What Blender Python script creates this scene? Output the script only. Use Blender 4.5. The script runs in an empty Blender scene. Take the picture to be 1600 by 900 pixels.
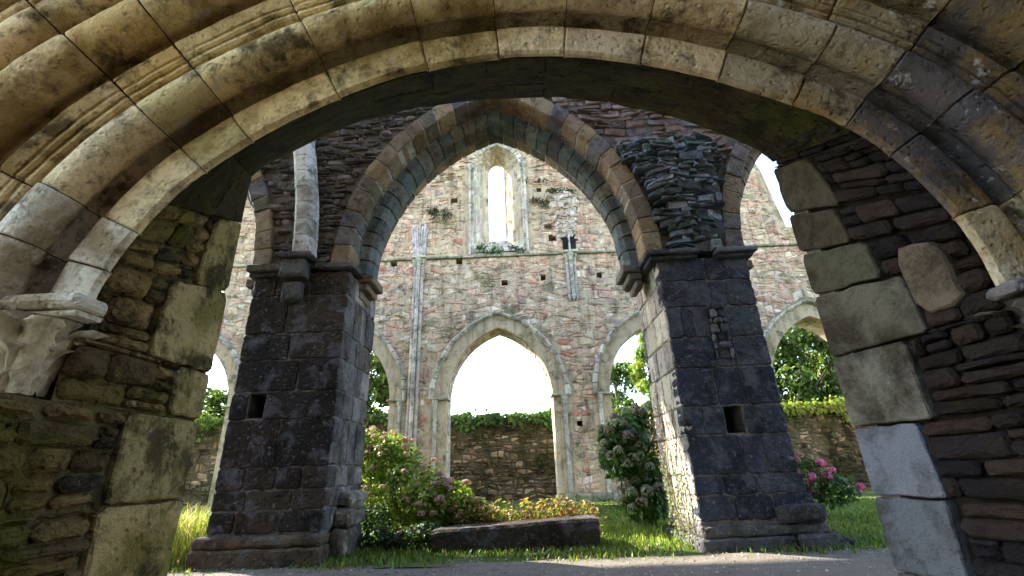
import bpy, math, random
import numpy as np
from mathutils import Vector, noise, geometry

# ------------------------------------------------------------------ scene, camera, light
sc = bpy.context.scene
col = sc.collection
R = math.radians
rng = random.Random(11)

cam_d = bpy.data.cameras.new('camera')
cam = bpy.data.objects.new('camera', cam_d)
col.objects.link(cam)
cam_d.sensor_width = 36.0
cam_d.lens = 711.0 / 1600 * 36
cam_d.clip_start = 0.05
cam_d.clip_end = 1000
PIT, ROL, YAW = R(21.9), R(2.0), R(0.5)
f0 = Vector((-math.sin(YAW), math.cos(YAW), 0)); r0 = Vector((math.cos(YAW), math.sin(YAW), 0)); zz = Vector((0, 0, 1))
fw = f0 * math.cos(PIT) + zz * math.sin(PIT); u0 = zz * math.cos(PIT) - f0 * math.sin(PIT)
rt = math.cos(ROL) * r0 - math.sin(ROL) * u0; up = math.sin(ROL) * r0 + math.cos(ROL) * u0
from mathutils import Matrix
M3 = Matrix((rt, up, -fw)).transposed()
cam.matrix_world = Matrix.Translation((0, 0, 1.0)) @ M3.to_4x4()
sc.camera = cam

SUN_AZ = (-0.84, 0.54)      # direction towards the sun on the ground
SUN_EL = R(33)
world = bpy.data.worlds.new('World'); sc.world = world; world.use_nodes = True
wn = world.node_tree.nodes; wl = world.node_tree.links
bg = wn['Background']; sky = wn.new('ShaderNodeTexSky'); sky.sky_type = 'NISHITA'; sky.sun_disc = False
sky.sun_elevation = SUN_EL
sky.sun_rotation = math.atan2(SUN_AZ[0], SUN_AZ[1])
sky.air_density = 1.0; sky.dust_density = 1.0; sky.ozone_density = 1.0
wl.new(sky.outputs[0], bg.inputs[0]); bg.inputs[1].default_value = 0.15

sd = bpy.data.lights.new('sun', 'SUN'); sun = bpy.data.objects.new('sun', sd); col.objects.link(sun)
sd.energy = 4.0; sd.angle = R(0.5); sd.color = (1.0, 0.93, 0.80)
sdir = Vector((SUN_AZ[0] * math.cos(SUN_EL), SUN_AZ[1] * math.cos(SUN_EL), math.sin(SUN_EL))).normalized()
sun.rotation_euler = sdir.to_track_quat('Z', 'Y').to_euler()
sun.location = (-20, 20, 30)

vs_ = sc.view_settings
vs_.view_transform = 'Standard'; vs_.look = 'None'; vs_.gamma = 1.0; vs_.use_curve_mapping = False
vs_.exposure = 2.85
sc.cycles.max_bounces = 7
sc.cycles.diffuse_bounces = 4

# ------------------------------------------------------------------ helpers
def tag(o, label=None, cat=None, group=None, kind=None):
    if label: o['label'] = label
    if cat: o['category'] = cat
    if group: o['group'] = group
    if kind: o['kind'] = kind
    return o

def empty(name, loc, label, cat, group=None):
    o = bpy.data.objects.new(name, None); col.objects.link(o); o.location = loc
    o.empty_display_size = 0.3
    return tag(o, label, cat, group)

class MB:
    def __init__(s): s.v = []; s.f = []; s.c = []
    def add(s, vs, fs, c):
        n = len(s.v); s.v.extend(vs)
        for f in fs:
            s.f.append(tuple(i + n for i in f)); s.c.append(c)
    def build(s, name, mat, parent=None, smooth=False, off=None):
        me = bpy.data.meshes.new(name)
        vv = s.v
        if parent is not None:
            L = Vector(parent.location); q_ = parent.parent
            while q_ is not None: L = L + Vector(q_.location); q_ = q_.parent
            vv = [(a[0] - L[0], a[1] - L[1], a[2] - L[2]) for a in vv]
        me.from_pydata(vv, [], s.f)
        at = me.color_attributes.new('tint', 'FLOAT_COLOR', 'CORNER')
        ln = np.array([len(f) for f in s.f]); cc = np.ones((len(s.f), 4), np.float32)
        cc[:, :3] = np.array(s.c, np.float32).reshape(-1, 3)
        at.data.foreach_set('color', np.repeat(cc, ln, axis=0).ravel())
        if smooth:
            me.polygons.foreach_set('use_smooth', [True] * len(me.polygons)); me.update(); me.set_sharp_from_angle(angle=R(38))
        me.materials.append(mat); me.update()
        o = bpy.data.objects.new(name, me); col.objects.link(o)
        if parent is not None: o.parent = parent
        return o

def jit(a): return rng.uniform(-a, a)
def shade(c, a=0.15, hue=0.04):
    k = 1 + jit(a); return tuple(max(0.004, x * k * (1 + jit(hue))) for x in c)
def pick(pal):
    return shade(rng.choice(pal))

# ------------------------------------------------------------------ materials
def newmat(name):
    m = bpy.data.materials.new(name); m.use_nodes = True
    nt = m.node_tree; return m, nt, nt.nodes, nt.links

def nz(nt, coord, scale, detail=5, rough=0.6, dist=0.0):
    n = nt.nodes.new('ShaderNodeTexNoise'); n.inputs['Scale'].default_value = scale
    n.inputs['Detail'].default_value = detail; n.inputs['Roughness'].default_value = rough
    n.inputs['Distortion'].default_value = dist
    nt.links.new(coord, n.inputs['Vector']); return n.outputs[0]

def ramp(nt, val, a, b, ca=(0, 0, 0, 1), cb=(1, 1, 1, 1)):
    n = nt.nodes.new('ShaderNodeValToRGB'); n.color_ramp.elements[0].position = a; n.color_ramp.elements[1].position = b
    n.color_ramp.elements[0].color = ca; n.color_ramp.elements[1].color = cb
    nt.links.new(val, n.inputs[0]); return n.outputs[0]

def mixc(nt, fac, a, b, mode='MIX'):
    n = nt.nodes.new('ShaderNodeMix'); n.data_type = 'RGBA'; n.blend_type = mode
    for sock, v in ((n.inputs[0], fac), (n.inputs[6], a), (n.inputs[7], b)):
        if hasattr(v, 'links'): nt.links.new(v, sock)
        elif isinstance(v, (int, float)): sock.default_value = v
        else: sock.default_value = (*v, 1) if len(v) == 3 else v
    return n.outputs[2]

def math_(nt, op, a, b=None):
    n = nt.nodes.new('ShaderNodeMath'); n.operation = op
    for i, v in enumerate((a, b)):
        if v is None: continue
        if hasattr(v, 'links'): nt.links.new(v, n.inputs[i])
        else: n.inputs[i].default_value = v
    return n.outputs[0]

def stone_mat(name, patches=(), bump=0.5, bscale=1.0, contrast=0.5, rough=0.9, pits=0.0, streak=0.0, ledge=None, spec=0.06):
    """tint attribute times noise; patches = [(scale, lo, hi, colour, strength)]"""
    m, nt, N, L = newmat(name)
    b = N['Principled BSDF']; b.inputs['Roughness'].default_value = rough; b.inputs['Specular IOR Level'].default_value = spec
    tc = N.new('ShaderNodeNewGeometry').outputs['Position']
    at = N.new('ShaderNodeAttribute'); at.attribute_name = 'tint'
    n1 = nz(nt, tc, 2.3 * bscale, 6, 0.65); n2 = nz(nt, tc, 17 * bscale, 5, 0.7); n3 = nz(nt, tc, 70 * bscale, 3, 0.7)
    k = math_(nt, 'ADD', math_(nt, 'MULTIPLY', n1, 0.9), math_(nt, 'ADD', math_(nt, 'MULTIPLY', n2, 0.7), math_(nt, 'MULTIPLY', n3, 0.4)))
    k = ramp(nt, k, 0.72, 1.28, (1 - contrast,) * 3 + (1,), (1 + contrast * .6,) * 3 + (1,))
    c = mixc(nt, 1.0, at.outputs[0], k, 'MULTIPLY')
    off = N.new('ShaderNodeVectorMath'); off.operation = 'ADD'; L.new(tc, off.inputs[0]); off.inputs[1].default_value = (13.1, 4.7, 9.2)
    oc = off.outputs[0]
    for (sc_, lo, hi, cc, st) in patches:
        f = ramp(nt, nz(nt, oc, sc_, 7, 0.68, 0.3), lo, hi)
        f = math_(nt, 'MULTIPLY', f, st)
        c = mixc(nt, f, c, cc)
        o2 = N.new('ShaderNodeVectorMath'); o2.operation = 'ADD'; L.new(oc, o2.inputs[0]); o2.inputs[1].default_value = (3.3, 7.1, 5.5); oc = o2.outputs[0]
    if streak > 0:
        mp = N.new('ShaderNodeMapping'); mp.inputs['Scale'].default_value = (3.0, 3.0, 0.35); L.new(tc, mp.inputs[0])
        f = math_(nt, 'MULTIPLY', ramp(nt, nz(nt, mp.outputs[0], 1.6, 6, 0.7), 0.5, 0.68), streak)
        c = mixc(nt, f, c, (0.03, 0.028, 0.022))
    if ledge is not None:   # moss that grows on upward faces
        g = N.new('ShaderNodeNewGeometry'); sx = N.new('ShaderNodeSeparateXYZ'); L.new(g.outputs['Normal'], sx.inputs[0])
        f = math_(nt, 'MULTIPLY', ramp(nt, sx.outputs[2], 0.55, 0.85), ramp(nt, n1, 0.35, 0.6)); c = mixc(nt, f, c, ledge)
    L.new(c, b.inputs['Base Color'])
    h = math_(nt, 'ADD', math_(nt, 'MULTIPLY', n1, 1.0), math_(nt, 'ADD', math_(nt, 'MULTIPLY', n2, 0.45), math_(nt, 'MULTIPLY', n3, 0.16)))
    if pits > 0:
        vo = N.new('ShaderNodeTexVoronoi'); vo.inputs['Scale'].default_value = 16 * bscale; L.new(tc, vo.inputs['Vector'])
        pf = math_(nt, 'MULTIPLY', ramp(nt, vo.outputs['Distance'], 0.08, 0.3), pits); h = math_(nt, 'ADD', h, pf)
    bm = N.new('ShaderNodeBump'); bm.inputs['Strength'].default_value = bump; bm.inputs['Distance'].default_value = 0.05 / bscale
    L.new(h, bm.inputs['Height']); L.new(bm.outputs[0], b.inputs['Normal'])
    return m

MAT = {}
MAT['arch'] = stone_mat('weathered_tan_stone', [(2.2, .48, .60, (.26, .155, .045), .7), (4.2, .54, .64, (.040, .030, .014), .8), (16, .57, .66, (.05, .04, .02), .6), (8, .60, .68, (.62, .58, .50), .6)],
                        bump=1.0, contrast=.5, pits=.25, bscale=1.3)
MAT['carved'] = stone_mat('carved_pale_stone', [(6, .52, .64, (.20, .14, .07), .5), (7, .54, .66, (.06, .048, .028), .7)], bump=.6, contrast=.4)
MAT['arch_dark'] = stone_mat('dark_stone', [(2.2, .45, .62, (.022, .022, .007), .7), (3.5, .55, .68, (.012, .013, .012), .7), (16, .66, .74, (.35, .36, .36), .6)],
                             bump=.8, contrast=.5)  # dark tone for the right capital and impost
MAT['reveal'] = stone_mat('mossy_reveal_stone', [(1.6, .49, .60, (.11, .10, .014), .7), (3.2, .50, .60, (.016, .012, .006), .8), (2.2, .58, .66, (.13, .085, .03), .6), (11, .64, .69, (.42, .38, .34), .6)],
                          bump=1.2, contrast=.7, pits=.3)
MAT['soffit'] = stone_mat('dark_mossy_soffit', [(2.2, .47, .60, (.050, .052, .008), .8), (5, .50, .62, (.008, .007, .004), .8), (3.1, .56, .66, (.075, .048, .018), .6)], bump=1.3, contrast=.7, pits=.4)
MAT['reveal_r'] = stone_mat('dark_slate_stone', [(1.6, .50, .64, (.018, .012, .007), .8), (4, .55, .68, (.03, .022, .012), .6), (14, .70, .75, (.3, .32, .38), .6)],
                            bump=.9, contrast=.5)  # dark tone for the right reveal and facing
MAT['pier'] = stone_mat('dark_granite', [(2.0, .46, .60, (.016, .015, .013), .7), (2.4, .52, .60, (.13, .125, .14), .6), (22, .58, .66, (.28, .27, .29), .55)],
                        bump=1.0, contrast=.6, pits=.35)
MAT['pier_side'] = stone_mat('pale_mottled_stone', [(4.0, .55, .63, (.07, .065, .058), .75), (7.0, .52, .64, (.48, .43, .34), .5)], bump=.9, contrast=.5, pits=.3)
MAT['ring'] = stone_mat('arcade_voussoir_stone', [(1.8, .48, .60, (.085, .05, .022), .6), (5.0, .55, .64, (.26, .24, .20), .5), (9, .56, .64, (.025, .024, .02), .6)], bump=.9, contrast=.55)
MAT['far'] = stone_mat('pink_rubble_stone', [(.45, .50, .60, (.50, .36, .22), .6), (.8, .54, .63, (.15, .135, .05), .65), (3.2, .56, .64, (.07, .055, .04), .65), (2.6, .58, .68, (.66, .55, .45), .45)],
                       bump=1.0, contrast=.55, streak=.5)
MAT['far_trim'] = stone_mat('lichen_dressed_stone', [(1.8, .48, .62, (.12, .115, .055), .65), (6.0, .56, .64, (.05, .047, .04), .65), (5.0, .54, .64, (.58, .53, .42), .6)], bump=1.0, contrast=.6, streak=.5, ledge=(.07, .09, .02))
MAT['gwall'] = stone_mat('brown_rubble_stone', [(.7, .46, .58, (.045, .05, .014), .75), (1.3, .54, .62, (.018, .016, .010), .8)], bump=.8, contrast=.5, streak=.3)
MAT['rubble'] = stone_mat('dark_wall_core', [(1.6, .5, .62, (.05, .06, .03), .5), (4.0, .56, .66, (.02, .018, .016), .7), (8, .64, .70, (.5, .5, .5), .5)], bump=.9, contrast=.6)
MAT['soil'] = stone_mat('gravel_soil', [(1.2, .45, .62, (.13, .11, .085), .6), (60, .6, .7, (.42, .40, .36), .5)], bump=.6, bscale=2.2, contrast=.4)

def leaf_mat(name, trans=0.35, rough=0.5):
    m, nt, N, L = newmat(name); b = N['Principled BSDF']; b.inputs['Roughness'].default_value = rough
    at = N.new('ShaderNodeAttribute'); at.attribute_name = 'tint'
    L.new(at.outputs[0], b.inputs['Base Color']); b.inputs['Specular IOR Level'].default_value = .3
    tr = N.new('ShaderNodeBsdfTranslucent'); mixn = N.new('ShaderNodeMixShader'); mixn.inputs[0].default_value = trans
    tcol = mixc(nt, 1.0, at.outputs[0], (1.5, 1.5, .7, 1), 'MULTIPLY'); L.new(tcol, tr.inputs[0])
    L.new(b.outputs[0], mixn.inputs[1]); L.new(tr.outputs[0], mixn.inputs[2]); L.new(mixn.outputs[0], N['Material Output'].inputs[0])
    return m
MAT['leaf'] = leaf_mat('leaf'); MAT['petal'] = leaf_mat('petal', .25, .7)
MAT['bark'] = stone_mat('bark', [(6, .5, .6, (.04, .03, .02), .6)], bump=.8, bscale=2)

# ------------------------------------------------------------------ masonry
def frame(O, U, V, N_):
    O, U, V, N_ = Vector(O), Vector(U), Vector(V), Vector(N_)
    return lambda u, v, w: O + U * u + V * v + N_ * w

def wobble(poly, step, amp):
    out = []
    n = len(poly)
    for i in range(n):
        a = poly[i]; b = poly[(i + 1) % n]; d = math.hypot(b[0] - a[0], b[1] - a[1]); k = max(1, int(d / step))
        for j in range(k):
            t = j / k; am = amp if j else 0
            out.append((a[0] + (b[0] - a[0]) * t + jit(am), a[1] + (b[1] - a[1]) * t + jit(am)))
    return out

def stone(mb, F, poly, out, depth, bev, c, bulge=0.0, tilt=0.0):
    n = len(poly); cu = sum(p[0] for p in poly) / n; cv = sum(p[1] for p in poly) / n
    tu, tv = jit(tilt), jit(tilt)
    vs = []
    for p in poly: vs.append(F(p[0], p[1], -depth))
    for p in poly: vs.append(F(p[0], p[1], out - bev * rng.uniform(.7, 1.5) + tu * (p[0] - cu) + tv * (p[1] - cv)))
    for p in poly:
        du, dv = p[0] - cu, p[1] - cv; L = math.hypot(du, dv) + 1e-6; k = max(0.2, (L - bev * rng.uniform(.7, 1.4)) / L)
        vs.append(F(cu + du * k, cv + dv * k, out + tu * du + tv * dv + jit(bev * .25)))
    for p in poly:
        du, dv = p[0] - cu, p[1] - cv
        vs.append(F(cu + du * .5, cv + dv * .5, out + bulge * .8 + jit(bev * .3)))
    vs.append(F(cu, cv, out + bulge))
    fs = []
    for r in range(3):
        for i in range(n):
            j = (i + 1) % n; fs.append((r * n + i, r * n + j, (r + 1) * n + j, (r + 1) * n + i))
    for i in range(n): fs.append((3 * n + i, 3 * n + (i + 1) % n, 4 * n))
    mb.add(vs, fs, c)

def chamf(poly, k):
    out = []; n = len(poly)
    for i in range(n):
        a = poly[i - 1]; b = poly[i]; c = poly[(i + 1) % n]
        for q in (a, c):
            d = math.hypot(q[0] - b[0], q[1] - b[1]) + 1e-6; t = min(.35, k * rng.uniform(.5, 1.5) / d)
            out.append((b[0] + (q[0] - b[0]) * t, b[1] + (q[1] - b[1]) * t))
    return out

def rubble(mb, F, u0_, u1, v0, v1, hc, lc, gap, out, bev, pal, skip=None, wav=0.02, depth=.12, bulge=.01, proj=.012, tilt=.1, drop=0.0, step=9, chk=.03, cen=False):
    """random coursed rubble: every stone its own block"""
    v = v0; k = 0
    def W(u, k):
        return wav * 2.2 * noise.noise(Vector((u * 1.6, k * 7.3, 1.7)))
    while v < v1:
        h = rng.uniform(*hc); h = min(h, max(v1 - v, hc[0] * .6)); u = u0_ + (-rng.random() * lc[0])
        sk = jit(.02)
        while u < u1:
            l = rng.uniform(*lc); a, b = max(u, u0_), min(u + l, u1)
            if b - a > lc[0] * .35:
                split = (h > hc[0] + (hc[1] - hc[0]) * .55) and rng.random() < .35
                rows = [(0, 1)] if not split else [(0, .5 + jit(.12)), None]
                if split: rows[1] = (rows[0][1], 1)
                for (q0, q1) in rows:
                    bl, br = v + W(a, k), v + W(b, k); tl, tr = v + h + W(a, k + 1), v + h + W(b, k + 1)
                    g = gap * .5
                    def mixv(x0, x1, q): return x0 + (x1 - x0) * q
                    P = [(a + g + jit(sk), mixv(bl, tl, q0) + g), ((a + b) / 2, mixv((bl + br) / 2, (tl + tr) / 2, q0) + g + jit(g)), (b - g + jit(g), mixv(br, tr, q0) + g),
                         (b - g + jit(g), mixv(br, tr, q1) - g), ((a + b) / 2 + jit(.02), mixv((bl + br) / 2, (tl + tr) / 2, q1) - g + jit(g)), (a + g + jit(g), mixv(bl, tl, q1) - g)]
                    cu, cv = (a + b) / 2, (P[1][1] + P[4][1]) / 2
                    if skip and (skip(cu, cv) or (not cen and (skip(a, cv) or skip(b, cv)))): continue
                    if rng.random() < drop: continue
                    P = chamf([P[0], P[1], P[2], P[3], P[4], P[5]], min(chk, .35 * (P[4][1] - P[1][1])))
                    if step < 5: P = wobble(P, step, gap * .4)
                    stone(mb, F, P, out + jit(proj), depth, bev, pick(pal), bulge * rng.uniform(.2, 1.6), tilt)
            u += l
        v += h; k += 1

def ashlar(mb, F, courses, u_edges, gap, out, bev, pal, skip=None, depth=.15, proj=.004, wob=.004, chk=.02):
    for i in range(len(courses) - 1):
        ue = u_edges(i) if callable(u_edges) else u_edges[i]
        for j in range(len(ue) - 1):
            a, b, c_, d = ue[j] + gap / 2, ue[j + 1] - gap / 2, courses[i] + gap / 2, courses[i + 1] - gap / 2
            if skip and skip((a + b) / 2, (c_ + d) / 2): continue
            P = chamf([(a, c_), (b, c_), (b, d), (a, d)], chk); P = wobble(P, .07, wob)
            stone(mb, F, P, out + jit(proj), depth, bev, pick(pal), .003)

def panel(mb, F, u0_, u1, v0, v1, nu, nv, amp, c, w=0, fr=3.0):
    vs = []
    for j in range(nv + 1):
        for i in range(nu + 1):
            u = u0_ + (u1 - u0_) * i / nu; v = v0 + (v1 - v0) * j / nv
            vs.append(F(u, v, w + amp * noise.noise(Vector((u * fr, v * fr, 3.3)))))
    fs = [(j * (nu + 1) + i, j * (nu + 1) + i + 1, (j + 1) * (nu + 1) + i + 1, (j + 1) * (nu + 1) + i) for j in range(nv) for i in range(nu)]
    mb.add(vs, fs, c)

def box(mb, x0, x1, y0, y1, z0, z1, c, b=0.01, sub=0.25, amp=.006):
    """worn box: bevelled, slightly uneven"""
    def axis(a, e):
        n = max(1, int((e - a - 2 * b) / sub)); return [a] + [a + b + (e - a - 2 * b) * i / n for i in range(n + 1)] + [e]
    X, Y, Z = axis(x0, x1), axis(y0, y1), axis(z0, z1); idx = {}; vs = []; fs = []
    cx, cy, cz = (x0 + x1) / 2, (y0 + y1) / 2, (z0 + z1) / 2
    nx, ny, nz_ = len(X) - 1, len(Y) - 1, len(Z) - 1
    def V(i, j, k):
        key = (i, j, k)
        if key not in idx:
            ex = i in (0, nx); ey = j in (0, ny); ez = k in (0, nz_)
            p = Vector((X[i], Y[j], Z[k]))
            if ex + ey + ez >= 2:
                s = b * (.3 if ex + ey + ez == 2 else .42) * rng.uniform(.6, 1.8)
                if ex: p.x += s if i == 0 else -s
                if ey: p.y += s if j == 0 else -s
                if ez: p.z += s if k == 0 else -s
            nn = noise.noise_vector(p * 5.0) * amp
            idx[key] = len(vs); vs.append(p + nn)
        return idx[key]
    for i in range(nx):
        for j in range(ny):
            fs.append((V(i, j, 0), V(i, j + 1, 0), V(i + 1, j + 1, 0), V(i + 1, j, 0))); fs.append((V(i, j, nz_), V(i + 1, j, nz_), V(i + 1, j + 1, nz_), V(i, j + 1, nz_)))
    for i in range(nx):
        for k in range(nz_):
            fs.append((V(i, 0, k), V(i + 1, 0, k), V(i + 1, 0, k + 1), V(i, 0, k + 1))); fs.append((V(i, ny, k), V(i, ny, k + 1), V(i + 1, ny, k + 1), V(i + 1, ny, k)))
    for j in range(ny):
        for k in range(nz_):
            fs.append((V(0, j, k), V(0, j, k + 1), V(0, j + 1, k + 1), V(0, j + 1, k))); fs.append((V(nx, j, k), V(nx, j + 1, k), V(nx, j + 1, k + 1), V(nx, j, k + 1)))
    mb.add(vs, fs, c)

class Pointed:
    def __init__(s, xc, zs, a, h):
        s.xc, s.zs, s.a, s.h = xc, zs, a, h; s.R = (a * a + h * h) / (2 * a); s.off = s.R - a
    def P(s, r, t):
        rho = s.R + r; pm = math.acos(s.off / rho)
        if t <= .5: ph = pm * 2 * t; return (s.xc + s.off - rho * math.cos(ph), s.zs + rho * math.sin(ph))
        ph = pm * 2 * (1 - t); return (s.xc - s.off + rho * math.cos(ph), s.zs + rho * math.sin(ph))
    def inside(s, x, z, r=0, foot=0):
        if z < s.zs: return abs(x - s.xc) < s.a + r and z > foot
        dx = abs(x - s.xc); return math.hypot(dx + s.off, z - s.zs) < s.R + r
    def loop(s, r, n=20, foot=None):
        p = [s.P(r, i / (2 * n)) for i in range(2 * n + 1)]
        if foot is not None: p = [(p[0][0], foot)] + p + [(p[-1][0], foot)]
        return p

def ring(mb, A, r0_, r1, y0, y1, n, gap, pal, bev=.015, t0=0, t1=1, jy=.004, jr=.004):
    """one order of voussoirs, front at y0, soffit r0"""
    e = [t0 + (t1 - t0) * (i + (jit(.15) if 0 < i < n else 0)) / n for i in range(n + 1)]
    for i in range(n):
        g = gap / (A.R * 2 * 1.2) / 2
        a, b = e[i] + g, e[i + 1] - g; dr = jit(jr); P = []
        for q in (0, .5, 1): P.append(A.P(r0_ + dr, a + (b - a) * q))
        for q in (1, .5, 0): P.append(A.P(r1 + jit(jr), a + (b - a) * q))
        P = chamf(P, bev)
        F = lambda u, v, w: Vector((u, y0 - w, v))
        stone(mb, F, P[::1], jit(jy), y1 - y0, bev, pick(pal), .002)

def ringcore(mb, A, r0_, r1, y0, y1, c, n=40, t0=0, t1=1):
    vs = []; fs = []
    for i in range(n + 1):
        t = t0 + (t1 - t0) * i / n
        for (r, y) in ((r0_, y0), (r1, y0), (r1, y1), (r0_, y1)):
            x, z = A.P(r, t); vs.append((x, y, z))
    for i in range(n):
        for k in range(4):
            a = i * 4 + k; b_ = i * 4 + (k + 1) % 4; fs.append((a, b_, b_ + 4, a + 4))
    mb.add(vs, fs, c)

def sweep(mb, P, prof, edges, cfun, gap=.008, m=6, amp=.003, pinch=.006, jg=0.0):
    """moulding profile [(r, y)] swept along P(r, t) in separate blocks"""
    n = len(prof); rc = sum(p[0] for p in prof) / n; yc = max(p[1] for p in prof)
    for k in range(len(edges) - 1):
        a, b = edges[k] + jg, edges[k + 1] - jg; c = cfun(k); vs = []; fs = []; dy = jit(.006); drr = jit(.004)
        T = [(a, 1), (a + (b - a) * .02, 0)] + [(a + (b - a) * (.02 + .96 * i / m), 0) for i in range(1, m)] + [(b - (b - a) * .02, 0), (b, 1)]
        for (t, e) in T:
            for (r, y) in prof:
                y2 = y + dy + (pinch * 2.5 if e else 0)
                x, z = P(r + drr, t)
                p = Vector((x, y2, z)); q = noise.noise_vector(p * 9) * amp + noise.noise_vector(p * 2.5) * amp * 1.5
                vs.append(p + q)
        for i in range(len(T) - 1):
            for j in range(n - 1):
                fs.append((i * n + j, i * n + j + 1, (i + 1) * n + j + 1, (i + 1) * n + j))
        mb.add(vs, fs, c)

def sheet(mb, outer, holes, y0, y1, c):
    loops = [[Vector((p[0], p[1], 0)) for p in outer]] + [[Vector((p[0], p[1], 0)) for p in h] for h in holes]
    tri = geometry.tessellate_polygon(loops); flat = [p for l in loops for p in l]; n = len(flat)
    vs = [(p.x, y0, p.y) for p in flat] + [(p.x, y1, p.y) for p in flat]
    fs = [tuple(t) for t in tri] + [tuple(i + n for i in t[::-1]) for t in tri]
    o = 0
    for l in loops:
        k = len(l)
        for i in range(k): fs.append((o + i, o + (i + 1) % k, n + o + (i + 1) % k, n + o + i))
        o += k
    mb.add(vs, fs, c)

def tube(mb, pts, rad, c, n=8, cap=True):
    vs = []; fs = []; m = len(pts)
    for i, p in enumerate(pts):
        p = Vector(p); a = Vector(pts[max(0, i - 1)]); b = Vector(pts[min(m - 1, i + 1)]); d = (b - a).normalized()
        s = d.cross(Vector((0.31, 0.9, 0.2))).normalized() if abs(d.z) < .9 else d.cross(Vector((1, 0, 0))).normalized(); t = d.cross(s)
        r = rad[i] if isinstance(rad, (list, tuple)) else rad
        for k in range(n):
            an = 2 * math.pi * k / n; vs.append(p + (s * math.cos(an) + t * math.sin(an)) * r)
    for i in range(m - 1):
        for k in range(n): fs.append((i * n + k, i * n + (k + 1) % n, (i + 1) * n + (k + 1) % n, (i + 1) * n + k))
    if cap: fs.append(tuple(range(n))[::-1]); fs.append(tuple((m - 1) * n + k for k in range(n)))
    mb.add(vs, fs, c)

def lathe(mb, cx, cy, prof, c, n=16, a0=0, a1=2 * math.pi, sx=1, sy=1):
    vs = []; fs = []; full = abs(a1 - a0 - 2 * math.pi) < 1e-3; m = n if full else n + 1
    for (r, z) in prof:
        for k in range(m):
            an = a0 + (a1 - a0) * k / n; vs.append((cx + r * sx * math.cos(an), cy + r * sy * math.sin(an), z))
    for i in range(len(prof) - 1):
        for k in range(n): fs.append((i * m + k, i * m + (k + 1) % m, (i + 1) * m + (k + 1) % m, (i + 1) * m + k))
    mb.add(vs, fs, c)

# ------------------------------------------------------------------ ground (setting)
mb = MB(); F = frame((0, 0, 0), (1, 0, 0), (0, 1, 0), (0, 0, 1))
panel(mb, F, -400, 400, -400, 400, 8, 8, 0, (.07, .09, .025), w=-.03)
mb.build('ground', MAT['soil']); bpy.data.objects['ground']['kind'] = 'structure'
mb = MB(); panel(mb, F, -14, 14, -2, 6.25, 90, 40, .018, (.13, .115, .095), w=0, fr=1.3); o = mb.build('path', MAT['soil'], smooth=True); o['kind'] = 'structure'
mb = MB(); panel(mb, F, -40, 40, 6.05, 60, 100, 70, .05, (.045, .075, .012), w=-.01, fr=.7); o = mb.build('lawn', MAT['soil'], smooth=True); o['kind'] = 'structure'

# ------------------------------------------------------------------ THE NEAR DOORWAY ARCH
near = empty('moulded_archway', (0, 2.5, 0), 'large round moulded stone archway framing the whole view, nearest to the viewer', 'archway')
INN = [(-2.07, 1.72), (-2.055, 1.9), (-2.0, 2.06), (-1.877, 2.31), (-1.684, 2.56), (-1.445, 2.772), (-1.23, 2.925), (-.995, 3.053), (-.74, 3.165), (-.465, 3.25), (-.045, 3.318),
       (.337, 3.312), (.784, 3.228), (1.221, 3.072), (1.609, 2.874), (1.859, 2.695), (2.04, 2.49), (2.18, 2.2), (2.25, 1.95), (2.27, 1.72)]
def catmull(P, n=8):
    out = []
    for i in range(len(P) - 1):
        p0 = P[max(0, i - 1)]; p1 = P[i]; p2 = P[i + 1]; p3 = P[min(len(P) - 1, i + 2)]
        for j in range(n):
            t = j / n
            out.append(tuple(.5 * (2 * p1[k] + (p2[k] - p0[k]) * t + (2 * p0[k] - 5 * p1[k] + 4 * p2[k] - p3[k]) * t * t + (3 * p1[k] - p0[k] - 3 * p2[k] + p3[k]) * t ** 3) for k in (0, 1)))
    out.append(P[-1]); return out
def arc_table(pts):
    pts = np.array(pts); d = np.r_[0, np.cumsum(np.hypot(*np.diff(pts, axis=0).T))]; return pts, d
cm, cd = arc_table(catmull(INN)); NL = cd[-1]
ss = np.linspace(0, NL, 260); cx_ = np.interp(ss, cd, cm[:, 0]); cz_ = np.interp(ss, cd, cm[:, 1])
for _ in range(14):
    cx_[1:-1] = (cx_[:-2] + 2 * cx_[1:-1] + cx_[2:]) / 4; cz_[1:-1] = (cz_[:-2] + 2 * cz_[1:-1] + cz_[2:]) / 4
tx = np.gradient(cx_); tz = np.gradient(cz_); tl = np.hypot(tx, tz); nxx = -tz / tl; nzz = tx / tl
for _ in range(60):
    nxx[1:-1] = (nxx[:-2] + 2 * nxx[1:-1] + nxx[2:]) / 4; nzz[1:-1] = (nzz[:-2] + 2 * nzz[1:-1] + nzz[2:]) / 4
def PN(r, t):   # t in metres along the inner edge; may run past the ends
    tt = min(max(t, 0), NL); i = tt / NL * 259
    x = float(np.interp(i, range(260), cx_)); z = float(np.interp(i, range(260), cz_)); a = float(np.interp(i, range(260), nxx)); b = float(np.interp(i, range(260), nzz))
    l = math.hypot(a, b); x += a / l * r; z += b / l * r
    if t < 0: z += t
    if t > NL: z -= (t - NL)
    return x, z
def t_of(x):    # arc position of the inner edge for given x between the haunches
    return float(np.interp(x, cx_, ss))
def t_pt(x, z):
    return float(ss[np.argmin((cx_ - x) ** 2 + (cz_ - z) ** 2)])
J = [0.0] + [t_pt(*p) for p in [(-2.03, 1.99), (-1.93, 2.2), (-1.684, 2.569), (-1.445, 2.772), (-.995, 3.053), (-.465, 3.25), (-.045, 3.32), (.337, 3.31), (.784, 3.23), (1.221, 3.07), (1.609, 2.874), (1.859, 2.695), (2.04, 2.49), (2.22, 2.1)]] + [NL]
tan = [(.66, .51, .29), (.70, .56, .34), (.60, .45, .23), (.68, .54, .34), (.58, .43, .21)]
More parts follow.
